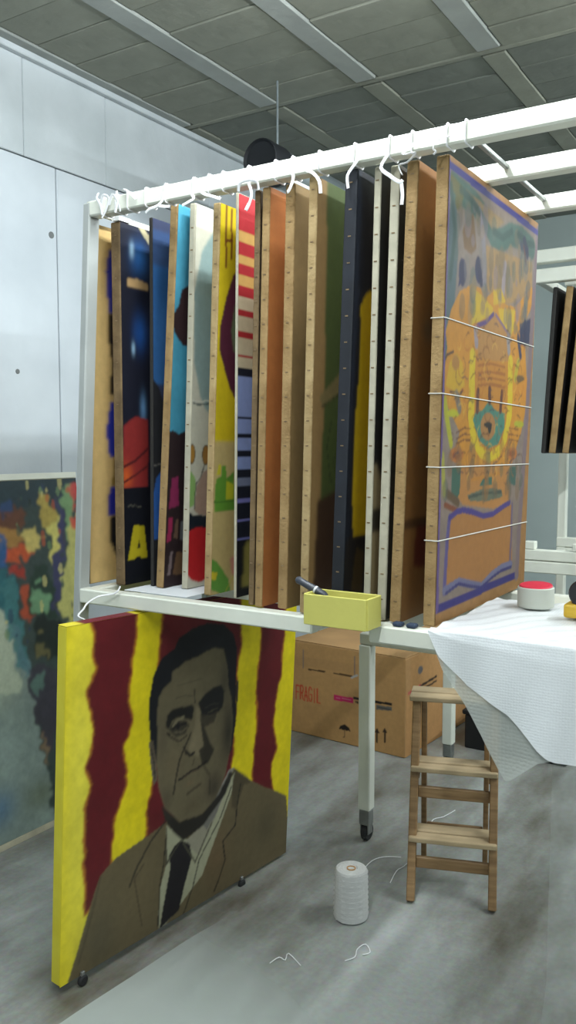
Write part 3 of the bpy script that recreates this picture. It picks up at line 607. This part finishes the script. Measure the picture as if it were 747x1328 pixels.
for q, c in (([(308,1432),(1357,1415),(1195,135),(1021,6.3),(1004,198),(990,310),(969,423),(951,564),(936,718),(886,861),(268,1036)], (38,52,50)),
             ([(308,1432),(1357,1415),(1340,1283),(1125,1262),(293,1283)], (42,58,66)), ([(604,1318),(938,1302),(937,1236),(596,1236)], (50,72,112)), ([(600,1277),(994,1275),(1020,1176),(590,1182)], (104,64,46)), ([(687,1213),(969,1192),(1009,1140),(974,1107),(678,1130)], (172,128,66)),
             ([(900,1102),(1019,1103),(1037,1058),(944,1044),(888,1062)], (204,88,46)), ([(995,1154),(1057,1161),(1091,1108),(1061,1062),(1009,1079)], (212,192,112)), ([(1078,1265),(1135,1274),(1168,1215),(1120,1156),(1077,1190)], (184,162,80)),
             ([(590,1182),(897,1144),(896,1008),(572,1021)], (50,92,146)), ([(575,1043),(924,993),(944,852),(558,888)], (48,104,114)), ([(898,1026),(964,1024),(965,969),(906,965)], (168,54,40)), ([(953,929),(990,923),(1033,831),(1008,811),(966,848)], (182,80,50)),
             ([(868,953),(919,951),(955,820),(960,668),(916,611),(880,744)], (70,122,126)), ([(258,939),(856,848),(887,683),(906,529),(229,648)], (176,186,166)), ([(897,830),(931,806),(957,577),(924,555)], (88,124,134)),
             ([(990,984),(1094,1002),(1148,913),(1115,780),(1030,801),(992,874)], (36,56,46)), ([(1014,926),(1070,937),(1111,881),(1087,816),(1040,818),(1014,865)], (118,160,122)), ([(1023,808),(1131,777),(1122,634),(1035,652),(997,721)], (26,34,30)), ([(1006,732),(1044,724),(1059,653),(1013,663)], (108,102,66)),
             ([(1114,1169),(1178,1227),(1146,1028),(1121,1030),(1122,1105)], (218,208,116)), ([(1216,1327),(1284,1325),(1250,1126),(1204,1098)], (126,160,112)), ([(1172,974),(1237,1159),(1324,1152),(1275,765),(1142,794)], (196,192,114)), ([(1266,1325),(1354,1322),(1345,1250),(1266,1254)], (196,74,70)), ([(1252,1210),(1330,1205),(1320,1120),(1247,1133)], (204,84,66)), ([(1182,1291),(1211,1289),(1164,911),(1125,791),(1124,917)], (62,60,100)),
             ([(932,619),(1008,621),(1106,574),(1076,393),(1027,252),(1003,321),(981,395),(958,456),(945,544)], (62,58,70)), ([(964,576),(1012,589),(1021,532),(986,497)], (92,120,112)), ([(998,338),(1021,340),(1023,222),(1006,215)], (134,112,88))):
    A.poly(q, c, .88, 3)
A.U, A.V = U0, V0
c = (1103,1014)
A.dabs(60, (c[0]-340, c[0]+240, c[1]-300, c[1]+330), ((36,48,44),(64,90,74),(48,62,92),(120,146,100),(70,66,84),(206,196,130),(180,86,54)), 4, 13, 5, .6, 3.2)
A.mottle(26, .14, 66)
A.build('canvas', M['gloss'], LP, (0, .002, .024))
MB().box(-.0008, .004, 0, LW/1000, LH/1000 - .024, LH/1000 + .001, .002).build('frame_strip', M['white'], LP)
MB().box(-.0008, .004, 0, LW/1000, 0, .022, .001).build('frame_strip', M['cream'], LP)

# ------------------------------------------------------------------ white cotton ties along the top rail
def tie(x, tails, label, r=.0042, w=.011, loop=True):
    t = tag(empty('cotton_tie', (x, YF + T / 2, ZT - T / 2)), label, 'tie', 'cotton ties along the top rail of the rack')
    a, c = T / 2 + .003, T / 2 + .003
    if loop:
        q = .004
        pts = [(0, -a, -c + q), (0, -a, c - q), (0, -a + q, c), (0, a - q, c), (0, a, c - q), (0, a, -c + q), (0, a - q, -c), (0, -a + q, -c)]
        MB().tube(pts, .0022, 6, closed=True, smooth=0).build('loop', M['cotton'], t, True)
    for k, tl in enumerate(tails):
        MB().tube([(p[0] * .8, -a - .003 + p[1], p[2] if p[2] > -.03 else -.03 + (p[2] + .03) * .72) for p in tl], r, 8, .3).build('loose_end', M['cotton'], t, True)
    return t
tie(-1.752, [[(-.01,0,.035),(-.012,-.006,.02),(.004,-.006,.0),(.014,-.006,-.03)], [(.0,0,-.01),(.02,-.008,.022),(.045,-.006,.012),(.03,-.006,-.02),(.012,-.006,-.04)]], 'double knotted white tie at the far left end of the top rail')
tie(-1.700, [[(-.02,-.004,-.005),(.0,-.008,.02),(.02,-.006,.0),(.035,-.006,-.03)], [(.01,0,.03),(.02,-.006,.0),(.01,-.006,-.03)]], 'white tie knotted beside the double knot near the left post')
tie(-1.655, [[(-.015,0,.028),(.005,-.008,.026),(.03,-.008,.01),(.05,-.006,-.005)]], 'white tie with a short end lying over the rail above the space painting')
tie(-1.520, [[(0,-.003,.0),(.0,-.006,-.02),(-.02,-.008,-.036),(-.055,-.008,-.042),(-.075,-.006,-.052)], [(-.02,-.006,-.036),(.01,-.007,-.044),(.03,-.006,-.046)]], 'white tie with a curved end sweeping left over the slate blue painting')
tie(-1.425, [[(0,-.003,-.02),(.012,-.006,-.035),(-.01,-.008,-.045),(-.035,-.006,-.052)]], 'white tie above the pale figure painting with ochre eyes')
tie(-1.375, [[(-.02,-.003,-.02),(.0,-.008,-.03),(.03,-.008,-.042),(.06,-.006,-.055)]], 'white tie with an end slanting down right of the cream edged painting')
tie(-1.250, [[(-.03,-.003,-.04),(-.02,-.009,-.02),(.01,-.01,-.016),(.045,-.009,-.024),(.05,-.007,-.05)], [(.01,-.006,-.02),(.025,-.009,-.06),(.012,-.009,-.10),(.002,-.008,-.11),(.014,-.008,-.09)]], 'large looped white tie hanging over the red striped painting')
tie(-1.120, [[(.01,-.003,-.02),(.012,-.007,-.04),(.0,-.008,-.07),(-.008,-.007,-.075)]], 'white tie with a short hanging tab above the orange-brown painting')
tie(-1.045, [[(-.035,-.003,-.02),(-.01,-.009,-.03),(.012,-.009,-.06),(.016,-.008,-.10)]], 'white tie with a bowed tail over the olive tan painting')
tie(-.950, [[(.03,-.003,-.005),(.01,-.009,-.03),(-.012,-.01,-.06),(-.01,-.009,-.10)]], 'white tie with a long tail just left of the navy edged painting')
tie(-.860, [[(.0,-.003,-.02),(-.018,-.009,-.055),(.01,-.01,-.085),(.04,-.010,-.11),(.05,-.009,-.105)], [(.045,-.008,-.11),(.05,-.01,-.15),(.048,-.01,-.18)]], 'white tie bent to a sharp elbow in front of the whitish edged black painting')
tie(-.805, [[(.02,-.003,-.005),(-.01,-.009,-.02),(-.018,-.01,-.03),(.02,-.01,-.03),(-.005,-.01,-.055),(-.03,-.011,-.06),(-.02,-.01,-.09)], [(.03,-.006,-.01),(.0,-.012,-.018)]], 'tangled white tie in front of the cream edged painting near the right end')
tie(-.722, [[(.012,-.003,-.008),(-.02,-.012,-.014),(-.032,-.012,-.03),(-.022,-.012,-.04),(-.03,-.012,-.048)]], 'white tie at the top corner of the ornate banner painting')
for q, (x, lab) in enumerate(((-1.59, 'plain white band round the top rail above the turquoise painting'), (-1.33, 'plain white band round the top rail above the yellow painting'), (-1.17, 'plain white band round the top rail above the thin dark painting'), (-.68, 'plain white band round the top rail just right of the banner painting'))):
    tie(x, [], lab)

# ------------------------------------------------------------------ yellow tray with a tool, on the gap between the two shelves
tr = tag(empty('yellow_tray', (-.956, 1.77, ZB + .001)), 'small pale yellow open foam tray on the shelf edge below the paintings', 'tray')
b = MB()
x0, x1, y0, y1, h, t = -.078, .082, -.048, .022, .074, .006
b.box(x0, x1, y0, y1, 0, .006, .001); tr_b = b.build('base', M['tray'], tr)
MB().box(x0 - .003, x1 + .003, y0 - t, y0, 0, h, .0015).build('wall', M['tray'], tr)
MB().box(x0 - .003, x1 + .003, y1, y1 + t, 0, h, .0015).build('wall', M['tray'], tr)
MB().box(x0 - t, x0, y0, y1, 0, h, .0015).build('wall', M['tray'], tr)
MB().box(x1, x1 + t, y0, y1, 0, h, .0015).build('wall', M['tray'], tr)
tl = tag(empty('hand_tool', (-1.02, 1.765, ZB + .072)), 'dark grey tool handle sticking out of the left end of the yellow tray', 'tool')
tl.rotation_euler = (0, math.radians(-66), math.radians(4))
MB().lathe([(.006, -.02), (.009, -.012), (.0095, .02), (.0085, .05), (.0095, .065), (.006, .07)], 16).build('handle', M['toolgrey'], tl, True)
MB().cyl((0, 0, -.075), (0, 0, -.018), .004, n=10).build('shaft', M['steel'], tl, True)
MB().lathe([(.0099, .010), (.0099, .015)], 16).build('grip_band', M['paper'], tl, True)

tag(MB().box(-1.735, -1.50, 1.845, 2.25, ZB + .0002, ZB + .0022, .0005).build('white_card', M['paper']), 'sheet of white card lying flat on the left shelf under the paintings', 'card')
for x, lab in ((-.835, 'blue-grey felt pad under the warm brown painting'), (-.80, 'blue-grey felt pad at the foot of the banner painting')):
    f = MB().box(-.012, .012, -.022, .0, 0, .010, .003).build('felt_pad', M['navyfoam']); f.location = (x, 1.828, ZB + .001)
    tag(f, lab, 'pad', 'felt pads on the right shelf rail')

# ------------------------------------------------------------------ bubble wrap and film over the right shelf
def sheet(P, name, m, parent=None, solid=.0015):
    ny, nx = len(P), len(P[0]); me = bpy.data.meshes.new(name)
    me.from_pydata([tuple(p) for r in P for p in r], [], [(j * nx + i, j * nx + i + 1, (j + 1) * nx + i + 1, (j + 1) * nx + i) for j in range(ny - 1) for i in range(nx - 1)])
    me.polygons.foreach_set('use_smooth', [True] * len(me.polygons)); me.materials.append(m)
    o = bpy.data.objects.new(name, me); COL.objects.link(o); o.parent = parent
    return o
def film_mat(name, c, alpha, rough, bub=0., bscale=110., bstr=.5):
    m = bpy.data.materials.new(name); m.use_nodes = True; nt = m.node_tree; N = nt.nodes; L = nt.links; b = N['Principled BSDF']; out = N['Material Output']
    b.inputs['Base Color'].default_value = (*lin(c), 1); b.inputs['Roughness'].default_value = rough
    tr_ = N.new('ShaderNodeBsdfTransparent'); tl_ = N.new('ShaderNodeBsdfTranslucent'); tl_.inputs[0].default_value = (*lin(c), 1)
    m1 = N.new('ShaderNodeMixShader'); m1.inputs[0].default_value = .18; L.new(b.outputs[0], m1.inputs[1]); L.new(tl_.outputs[0], m1.inputs[2])
    m2 = N.new('ShaderNodeMixShader'); m2.inputs[0].default_value = alpha; L.new(tr_.outputs[0], m2.inputs[1]); L.new(m1.outputs[0], m2.inputs[2]); L.new(m2.outputs[0], out.inputs['Surface'])
    tc = N.new('ShaderNodeTexCoord')
    if bub:
        v = N.new('ShaderNodeTexVoronoi'); v.inputs['Scale'].default_value = bscale; v.inputs['Randomness'].default_value = .25; L.new(tc.outputs['Object'], v.inputs['Vector'])
        n = N.new('ShaderNodeTexNoise'); n.inputs['Scale'].default_value = 9; L.new(tc.outputs['Object'], n.inputs['Vector'])
        ad = N.new('ShaderNodeMath'); ad.operation = 'MULTIPLY_ADD'; ad.inputs[1].default_value = -1; L.new(v.outputs['Distance'], ad.inputs[0]); L.new(n.outputs['Fac'], ad.inputs[2])
        bp = N.new('ShaderNodeBump'); bp.inputs['Strength'].default_value = bstr; bp.inputs['Distance'].default_value = .006; L.new(ad.outputs[0], bp.inputs['Height']); L.new(bp.outputs[0], b.inputs['Normal'])
    return m
M['wrap'] = film_mat('bubble_wrap', (244, 247, 250), .94, .22, 1, 165, .16)
M['wrap2'] = film_mat('bubble_wrap_single', (206, 210, 204), .70, .35, 1, 120, .3)
M['film'] = film_mat('polythene_film', (190, 196, 192), .20, .5)
M['floorfilm'] = film_mat('floor_polythene', (206, 214, 210), .72, .35, 1, 6, .15)
bw = tag(empty('bubble_wrap', (-.2, 1.79, ZB)), 'sheet of white bubble wrap draped over the right shelf edge, hanging above the step stool', 'wrap')
def fade(m):
    nt = m.node_tree; at = nt.nodes.new('ShaderNodeAttribute'); at.attribute_name = 'thin'
    mixes = [n for n in nt.nodes if n.type == 'MIX_SHADER']; m2 = [n for n in mixes if n.inputs[1].links[0].from_node.type == 'BSDF_TRANSPARENT'][0]
    mu = nt.nodes.new('ShaderNodeMath'); mu.operation = 'MULTIPLY'; mu.inputs[1].default_value = m2.inputs[0].default_value
    nt.links.new(at.outputs['Fac'], mu.inputs[0]); nt.links.new(mu.outputs[0], m2.inputs[0])
fade(M['floorfilm'])
def lerp(x, P):
    for (a, b), (c, d) in zip(P, P[1:]):
        if x <= c: return b + (d - b) * max(0, (x - a)) / (c - a)
    return P[-1][1]
xs = np.concatenate([np.linspace(-.742, -.40, 60), np.linspace(-.39, .80, 60)[0:]])
def hang(P, yoff, amp, nseg=26):
    rows = []
    for j in range(nseg + 1):
        r = []
        for x in xs:
            zb = lerp(x, P); t = j / nseg; z = 1.086 + (zb - 1.086) * t
            y = 1.788 - yoff - .006 * min(1, t * 6) - amp * t * (math.sin(x * 21 + z * 6) * .5 + math.sin(x * 47 - z * 9) * .25 + .4)
            r.append((x + .2, y - 1.79, z - ZB))
        rows.append(r)
    return rows
OUT = [(-.742,1.080),(-.706,.995),(-.66,.93),(-.614,.86),(-.575,.79),(-.56,.767),(-.545,.776),(-.486,.828),(-.45,.841),(-.40,.842),(.8,.80)]
UP = [(-.742,1.080),(-.715,1.03),(-.648,.968),(-.60,.945),(-.554,.922),(-.515,.885),(-.486,.858),(-.465,.844),(-.45,.840),(-.40,.838),(.8,.79)]
top = []
for k in range(22):
    t = k / 21; y = 2.26 - t * (2.26 - 1.800)
    top.append([(x + .2, y - 1.79 + .01 * math.sin(x * 9), .0035 + .006 * (math.sin(x * 23 + y * 17) * .5 + .5) * (1 if t < .9 else .3) + .004 * abs(math.sin(x * 51 - y * 31))) for x in xs if True])
edge = [(x + .2, 1.788 - 1.79 + .002, .014) for x in xs]
H_ = hang(UP, .008, .016)
sheet(top + [edge] + H_, 'upper_layer', M['wrap'], bw)
sheet(hang(OUT, .002, .012), 'under_layer', M['wrap2'], bw)['label'] = 'thinner translucent layer hanging lower, with a pointed corner'
fm = []
for j in range(41):
    t = j / 40; z = 1.028 - t * 1.028 if t < .97 else .003
    r = []
    for i in range(40):
        x = -.468 + i / 39 * 1.25 + (-.05 * max(0, (t - .66) / .34) ** 1.5) * (1 - i / 39)
        y = 1.822 - .012 * min(1, t * 8) * math.sin(i * .5 + t * 2) - .25 * max(0, (t - .86) / .14) ** 2 + .02 * min(1, t * 8) * math.sin(i * .23)
        r.append((x, y, max(z, .003)))
    fm.append(r)
fo = sheet(fm, 'polythene_film', M['film'])
tag(fo, 'sheet of cloudy clear polythene hanging to the floor at the right edge', 'film')

# floor polythene in the foreground
pts = [(-1.618,1.463),(-1.609,1.559),(-1.6,1.674),(-1.588,1.791),(-1.575,1.917),(-1.565,2.001),(-1.553,2.069),(-1.536,2.143)]
rows = []
for j in range(30):
    t = j / 29
    k = t * (len(pts) - 1); i = min(int(k), len(pts) - 2); f = k - i
    x0 = pts[i][0] + (pts[i+1][0] - pts[i][0]) * f; y0 = pts[i][1] + (pts[i+1][1] - pts[i][1]) * f
    ln = 1.2 - .55 * t
    rows.append([(x0 + ln * s / 29, y0 - .3 * s / 29 * t, .002 + .0025 * (math.sin(s * .9 + j * .5) * .5 + .5) + .002 * math.sin(s * .31 + 2)**2) for s in range(30)])
x_first = rows[0]
pre = []
for j in range(6, 0, -1): pre.append([(p[0] - .015 * j, p[1] - .1 * j, p[2]) for p in x_first])
ff = sheet(pre + rows, 'floor_polythene', M['floorfilm'])
at_ = ff.data.attributes.new('thin', 'FLOAT', 'POINT')
at_.data.foreach_set('value', [max(0., min(1., (1 - max(0, (j - 14)) / 21.)) * min(1., (1.08 - s / 29) * 1.6)) for j in range(36) for s in range(30)])
tag(ff, 'pale polythene sheet lying on the concrete floor in front of the portrait', 'film')

# ------------------------------------------------------------------ things on the bubble wrap
tp = tag(empty('tape_roll', (-.612, 2.17, ZB + .0135)), 'white roll topped with a red disc, standing on the bubble wrap', 'tape')
MB().lathe([(.02, 0), (.044, 0), (.046, .002), (.046, .050), (.044, .052), (.02, .052)], 32).build('roll', M['rolltape'], tp, True)
MB().lathe([(.002, 0), (.040, 0), (.042, .002), (.040, .005), (.002, .007)], 28, (0, 0, .052), (.0, -.08, 1)).build('red_disc', M['red'], tp, True)
dp = tag(empty('tape_dispenser', (-.49, 2.09, ZB + .0135)), 'mustard and black hand tool cut off by the right frame edge, on the wrap', 'tool')
MB().box(-.025, .06, -.03, .03, 0, .034, .006, seg=2).build('body', M['yellowtool'], dp)
MB().lathe([(.01, -.024), (.03, -.024), (.034, -.018), (.034, .018), (.03, .024), (.01, .024)], 24, (.018, 0, .060), (.018, 1, .060)).build('drum', M['black'], dp, True)

# ------------------------------------------------------------------ trolley behind (legs on casters)
ty = tag(empty('trolley_table', (-.86, 3.23, 0)), 'open white steel table frame on casters standing behind the step stool', 'table')
def tb(b, name, m, smooth=False, parent=None):
    o = b.build(name, m, parent or ty, smooth)
    if not parent: o.location = (.86, -3.23, 0)
    return o
for y in (2.788, 3.63): tb(MB().box(-1.44, -.278, y, y + .044, .762, .806, .004), 'top_rail', M['whiteold'])
for x in (-1.44, -.322): tb(MB().box(x, x + .044, 2.833, 3.629, .762, .805, .004), 'side_rail', M['whiteold'])
for x, y in ((-1.418, 2.81), (-1.418, 3.651), (-.30, 2.81), (-.30, 3.651)):
    g = tb(MB().box(x - .024, x + .024, y - .024, y + .024, .125, .761, .004), 'leg', M['white'])
    tb(MB().box(x - .021, x + .021, y - .021, y + .021, .066, .126, .003), 'caster_bracket', M['steel'], parent=g)
    tb(MB().lathe([(.006, 0), (.030, 0), (.034, .004), (.034, .02), (.030, .024), (.006, .024)], 20, (x - .012, y + .008, .034), (x + .02, y + .008, .034)), 'caster_wheel', M['rubber'], True, g)
    tb(MB().box(x - .018, x - .013, y - .016, y + .02, .03, .07, .001), 'caster_fork', M['steel'], parent=g)
    tb(MB().box(x + .013, x + .018, y - .016, y + .02, .03, .07, .001), 'caster_fork', M['steel'], parent=g)

# ------------------------------------------------------------------ cardboard box
bx = tag(empty('cardboard_box', (-1.646, 3.67, 0), (0, 0, math.radians(-4.3))), 'big brown cardboard box with red fragile lettering, on the floor under the rack', 'box')
BW, BD, BH = .685, .86, .487
MB().box(-BW, 0, .001, BD, 0, BH, .006, seg=2).build('carton', M['card'], bx)
A = Art(BW * 1000 - 8, BH * 1000 - 8, 210, 150, (198, 152, 98)).mottle(60, .07, 41)
for k, (a, b_) in enumerate(([(113,344),(214,348)], [(270,349),(376,351)])): A.stroke([a, b_], 8, (84,60,38))
A.poly([(13.6,403),(417,416),(408,368),(13.6,353)], (182,140,92), .5, 2)
for q in [(78.1,441),(78.3,347)], [(394,451),(395,350)]: A.stroke(q, 7, (112,106,112), .8, 1)
A.stroke([(376,343),(408,360)], 10, (186,184,182))
p0 = (33.8,179)
for k, ch in enumerate('FRAGIL'):
    A.text(ch, (p0[0] + k * 27, p0[1] - 4 + (k % 2) * 3), 72, (206,66,44), wd=8, a=.85, gw=19)
A.poly([(271,238),(386,242),(386,215),(271,210)], (206,44,100)).stroke([(285,226),(373,228)], 3, (232,170,190), .7)
q0 = (400,221)
A.text('co', q0, 13, (30,28,30), ud=(.99, -.14), wd=4)
A.poly([(386,250),(467,251),(606,255),(606,244),(467,237),(386,237)], (30,28,30)).poly([(520,232),(606,236),(607,217),(520,208)], (110,106,100)).stroke([(529,222),(598,223)], 4, (46,42,40))
u0 = (337,70.6)
A.poly([(u0[0]-36, u0[1]-6), (u0[0]-28, u0[1]+12), (u0[0]-10, u0[1]+22), (u0[0], u0[1]+26), (u0[0]+10, u0[1]+22), (u0[0]+28, u0[1]+12), (u0[0]+36, u0[1]-6), (u0[0]+22, u0[1]-2), (u0[0]+12, u0[1]-6), (u0[0], u0[1]-2), (u0[0]-12, u0[1]-6), (u0[0]-22, u0[1]-2)], (44,34,28)).stroke([(u0[0], u0[1]), (u0[0], u0[1]-38), (u0[0]-8, u0[1]-42)], 5, (52,40,32))
for a in ((442,83.9),(526,101),(569,110)):
    A.stroke([(a[0], a[1]), (a[0], a[1]-56)], 10, (56,42,32)).poly([(a[0]-14, a[1]-8), (a[0], a[1]+16), (a[0]+14, a[1]-8)], (56,42,32))
A.build('printed_front', M['print'], bx, (-BW + .004, 0, .004), (1, 0, 0), (0, 0, 1))
A = Art(BD * 1000 - 12, BH * 1000 - 8, 150, 110, (188, 142, 92)).mottle(60, .07, 44)
A.stroke([(23.2,311),(142,318)], 16, (200,48,80)).stroke([(142,318),(317,329)], 12, (34,30,30)).stroke([(39.1,292),(317,305)], 9, (40,36,34)).ell((140, 400), 26, 20, (104,100,100)).poly([(0, 300), (40, 300), (40, 487), (0, 487)], (180,144,100), .4, 2)
A.build('printed_side', M['print'], bx, (.0012, .006, .004), (0, 1, 0), (0, 0, 1))
for y in (.004, BD / 2 + .003):
    MB().box(-BW + .003, -.003, y, y + BD / 2 - .007, BH + .0005, BH + .005, .001).build('flap', M['card'], bx)

ck = tag(empty('black_crate', (-1.20, 4.05, 0)), 'low black crate on the floor beyond the table, mostly behind the bubble wrap', 'crate')
MB().box(-.26, .24, -.08, .32, 0, .17, .008, seg=2).build('crate_body', M['black'], ck)
MB().box(-.27, .25, -.09, .33, .171, .195, .005).build('lid', M['black'], ck)

# ------------------------------------------------------------------ wooden step stool
ST = tag(empty('step_stool', (-1.10, 2.478, 0), (0, 0, math.radians(19))), 'folding beech step stool with three treads on the floor below the bubble wrap', 'step stool')
SW = .286
def yl(z): return .012 + z * .30
for x in (.012, SW - .012):
    MB().bar((x, yl(0.006), 0.006), (x, yl(.627), .627), .027, .036, .003).build('front_stile', M['wood'], ST)
for x in (.036, SW - .036):
    MB().bar((x, .285, 0.002), (x, .215, .627), .018, .030, .003).build('rear_leg', M['wood'], ST)
for k, (z, d) in enumerate(((.19, .105), (.405, .105), (.628, .12))):
    y = yl(z) - .028
    tr2 = MB().box(-.012 if k == 2 else .0, SW + (.012 if k == 2 else .0), y, y + d * .47, z, z + .018, .004, seg=2).build('tread', M['woodtop'], ST)
    MB().box(-.012 if k == 2 else .0, SW + (.012 if k == 2 else .0), y + d * .53, y + d + .012, z + .001, z + .019, .004, seg=2).build('tread_slat', M['woodtop'], ST)
    if k < 2:
        MB().box(.024, SW - .024, yl(z - .07) + .004, yl(z - .07) + .020, z - .09, z - .052, .003).build('apron', M['wood'], ST)
MB().box(.046, SW - .046, .262, .276, .13, .165, .003).build('rear_rail', M['wood'], ST)
for x in (.024, SW - .024): MB().bar((x, yl(.40), .385), (x, .245, .395), .008, .02, .001).build('side_brace', M['wood'], ST)

# ------------------------------------------------------------------ cord spool on the floor and loose threads
so = tag(empty('cord_spool', (-1.218, 2.312, 0)), 'white spool of cord standing on the floor left of the step stool', 'spool')
MB().lathe([(.016, .158), (.016, .004), (.050, .002), (.055, .006), (.0545, .03), (.0535, .08), (.053, .13), (.052, .156), (.048, .162), (.022, .164), (.017, .160)], 36).build('wound_cord', M['spool'], so, True)
MB().lathe([(.0145, .003), (.0145, .163), (.0115, .163), (.0115, .003)], 24).build('cardboard_core', M['card'], so, True)
tb_ = MB()
for k in range(26):
    z = .012 + k * .0056; r0 = .0556 - k * .0001
    tb_.tube([(r0 * math.cos(a), r0 * math.sin(a), z + .006 * math.sin(a + k * 2.1)) for a in [2 * PI * j / 12 for j in range(12)]], .0011, 5, closed=True, smooth=1)
tb_.build('cord_turns', M['spool'], so, True)['kind'] = 'stuff'
th = [([(350,1250),(362,1243),(370,1246),(374,1238),(390,1253)], 'curly white thread on the floor between the portrait and the spool'),
      ([(447,1247),(460,1243),(463,1232),(474,1226),(480,1236),(470,1240)], 'looped white thread on the floor below the cord spool'),
      ([(506,1146),(514,1131),(524,1124),(540,1110)], 'white thread on the floor at the left foot of the step stool'),
      ([(470,1130),(482,1118),(498,1112),(520,1113)], 'white thread on the floor right behind the cord spool'),
      ([(555,1075),(562,1064),(575,1060),(590,1052)], 'white thread on the floor under the step stool')]
TH = [[(-1.301,1.967),(-1.292,2.003),(-1.271,2.003),(-1.279,2.034),(-1.219,2.005)], [(-1.122,2.093),(-1.104,2.122),(-1.118,2.163),(-1.107,2.197),(-1.078,2.17),(-1.09,2.144)], [(-1.201,2.566),(-1.216,2.65),(-1.21,2.7),(-1.205,2.798)], [(-1.32,2.591),(-1.323,2.669),(-1.3,2.724),(-1.245,2.752)], [(-1.256,3.027),(-1.267,3.109),(-1.244,3.158),(-1.225,3.238)]]
for (q, lab), P in zip(th, TH):
    o = MB().tube([(x, y, .0022 + .002 * (k % 2)) for k, (x, y) in enumerate(P)], .0016, 6).build('thread_scrap', M['cotton'], None, True)
    tag(o, lab, 'thread', 'thread scraps on the floor')

# ------------------------------------------------------------------ second rack far behind, with paintings hanging in it
r2 = tag(empty('rear_rack', (-.2, 4.3, 0)), 'second white rack farther back on the right, paintings hung above its low shelf', 'rack')
def r2b(b, name, m=None): o = b.build(name, m or M['white'], r2); o.location = (.2, -4.3, 0); return o
for y in (4.0, 4.62):
    r2b(MB().box(-1.19, 1.6, y, y + .05, 2.345, 2.405, .004), 'top_rail')
    r2b(MB().box(-1.19, 1.6, y, y + .05, 2.255, 2.318, .004), 'top_rail')
    r2b(MB().box(-1.20, 1.6, y, y + .05, .962, 1.012, .004), 'shelf_rail')
    r2b(MB().box(-1.20, 1.6, y, y + .05, .902, .958, .004), 'shelf_rail')
for x in (-1.19, -.965): r2b(MB().box(x, x + .05, 4.0, 4.05, 1.013, 1.05, .003), 'stub')
for x, y in ((-1.20, 4.625), (-.95, 4.625), (1.56, 4.625), (1.56, 4.005)): r2b(MB().box(x, x + .045, y, y + .045, 0, 2.254, .004), 'post')
for x in (-1.19, -.3, 1.5): r2b(MB().box(x, x + .04, 4.05, 4.62, .91, .95, .003), 'side_rail'); r2b(MB().box(x, x + .04, 4.05, 4.62, 2.27, 2.31, .003), 'side_rail')
for k, (xb, xt, t, m, c, lab) in enumerate(((-1.125, -1.085, .02, M['darkedge'], (24,22,22), 'black painting hanging first in the rear rack, beside the banner painting'), (-1.085, -1.02, .032, M['tan'], (30,26,26), 'tan edged dark painting hanging second in the rear rack'), (-1.025, -.955, .030, M['tan'], (28,24,24), 'tan edged dark painting hanging third in the rear rack'), (-.955, -.885, .03, M['darkedge'], (26,24,26), 'black edged painting hanging fourth in the rear rack at the frame edge'))):
    hh = .772; th_ = math.atan2(xt - xb, hh)
    r = tag(empty('hung_painting', (xb, 4.054 + .006 * k, 1.468), (0, th_, 0)), lab, 'painting', 'paintings hanging in the rear rack')
    MB().box(-t / 2, t / 2, 0, .53, 0, hh, .004).build('stretcher_edge', m, r)
    Art(526, 768, 12, 14, c).mottle(80, .3, 60 + k).build('canvas', M['paint'], r, (t / 2 + .0012, .002, .002))
    for y in (.03, .49): MB().tube([(0, y, hh - .002), (.004, y, hh + .006), (0, y, hh + .012)], .002, 6).build('hanger', M['cotton'], r)

# ------------------------------------------------------------------ ventilation duct
du = tag(empty('ventilation_duct', (-2.03, 3.0, 2.69)), 'round grey ventilation duct with a black end hung under the ceiling', 'duct')
MB().lathe([(.070, .03), (.070, 2.9), (.074, 2.9), (.074, .03)], 32, (0, 0, 0), (0, 1, 0)).build('pipe', M['duct'], du, True)
MB().lathe([(.001, .02), (.072, .012), (.080, 0), (.084, .004), (.084, .13), (.076, .135)], 32, (0, 0, 0), (0, 1, 0)).build('end_sleeve', M['ductblack'], du, True)
for y in (.17, 1.6):
    MB().cyl((-.02, y, .075), (-.02, y, .375 + .0), .0045, n=8).build('hanger_rod', M['duct'], du, True)
    MB().lathe([(.075, -.012), (.079, -.012), (.079, .012), (.075, .012)], 28, (0, y, 0), (0, y + 1, 0)).build('strap', M['steel'], du, True)

# ------------------------------------------------------------------ lamp bodies (outside the frame)
for k, (x, y, z, L, p) in enumerate(LAMPS):
    lab = ('fluorescent ceiling batten above the painting rack', 'fluorescent ceiling batten right of the camera', 'fluorescent ceiling batten near the rear rack', 'fluorescent ceiling batten by the right wall', 'fluorescent ceiling batten behind the camera')[k]
    l = tag(empty('fluorescent_lamp', (x, y, CZ - .012)), lab, 'lamp', 'fluorescent battens under the ceiling')
    MB().box(-.06, .06, -L / 2 - .03, L / 2 + .03, z - CZ, z - CZ + .05, .006).build('housing', M['white'], l)
    for sx in (-.03, .03): MB().cyl((sx, -L / 2, z - CZ - .015), (sx, L / 2, z - CZ - .015), .012, n=12).build('tube', M['diffuser'], l, True)
    for sy in (-.5, .5): MB().cyl((0, sy, z - CZ + .05), (0, sy, -.0), .005, n=8).build('hanger_rod', M['steel'], l, True)
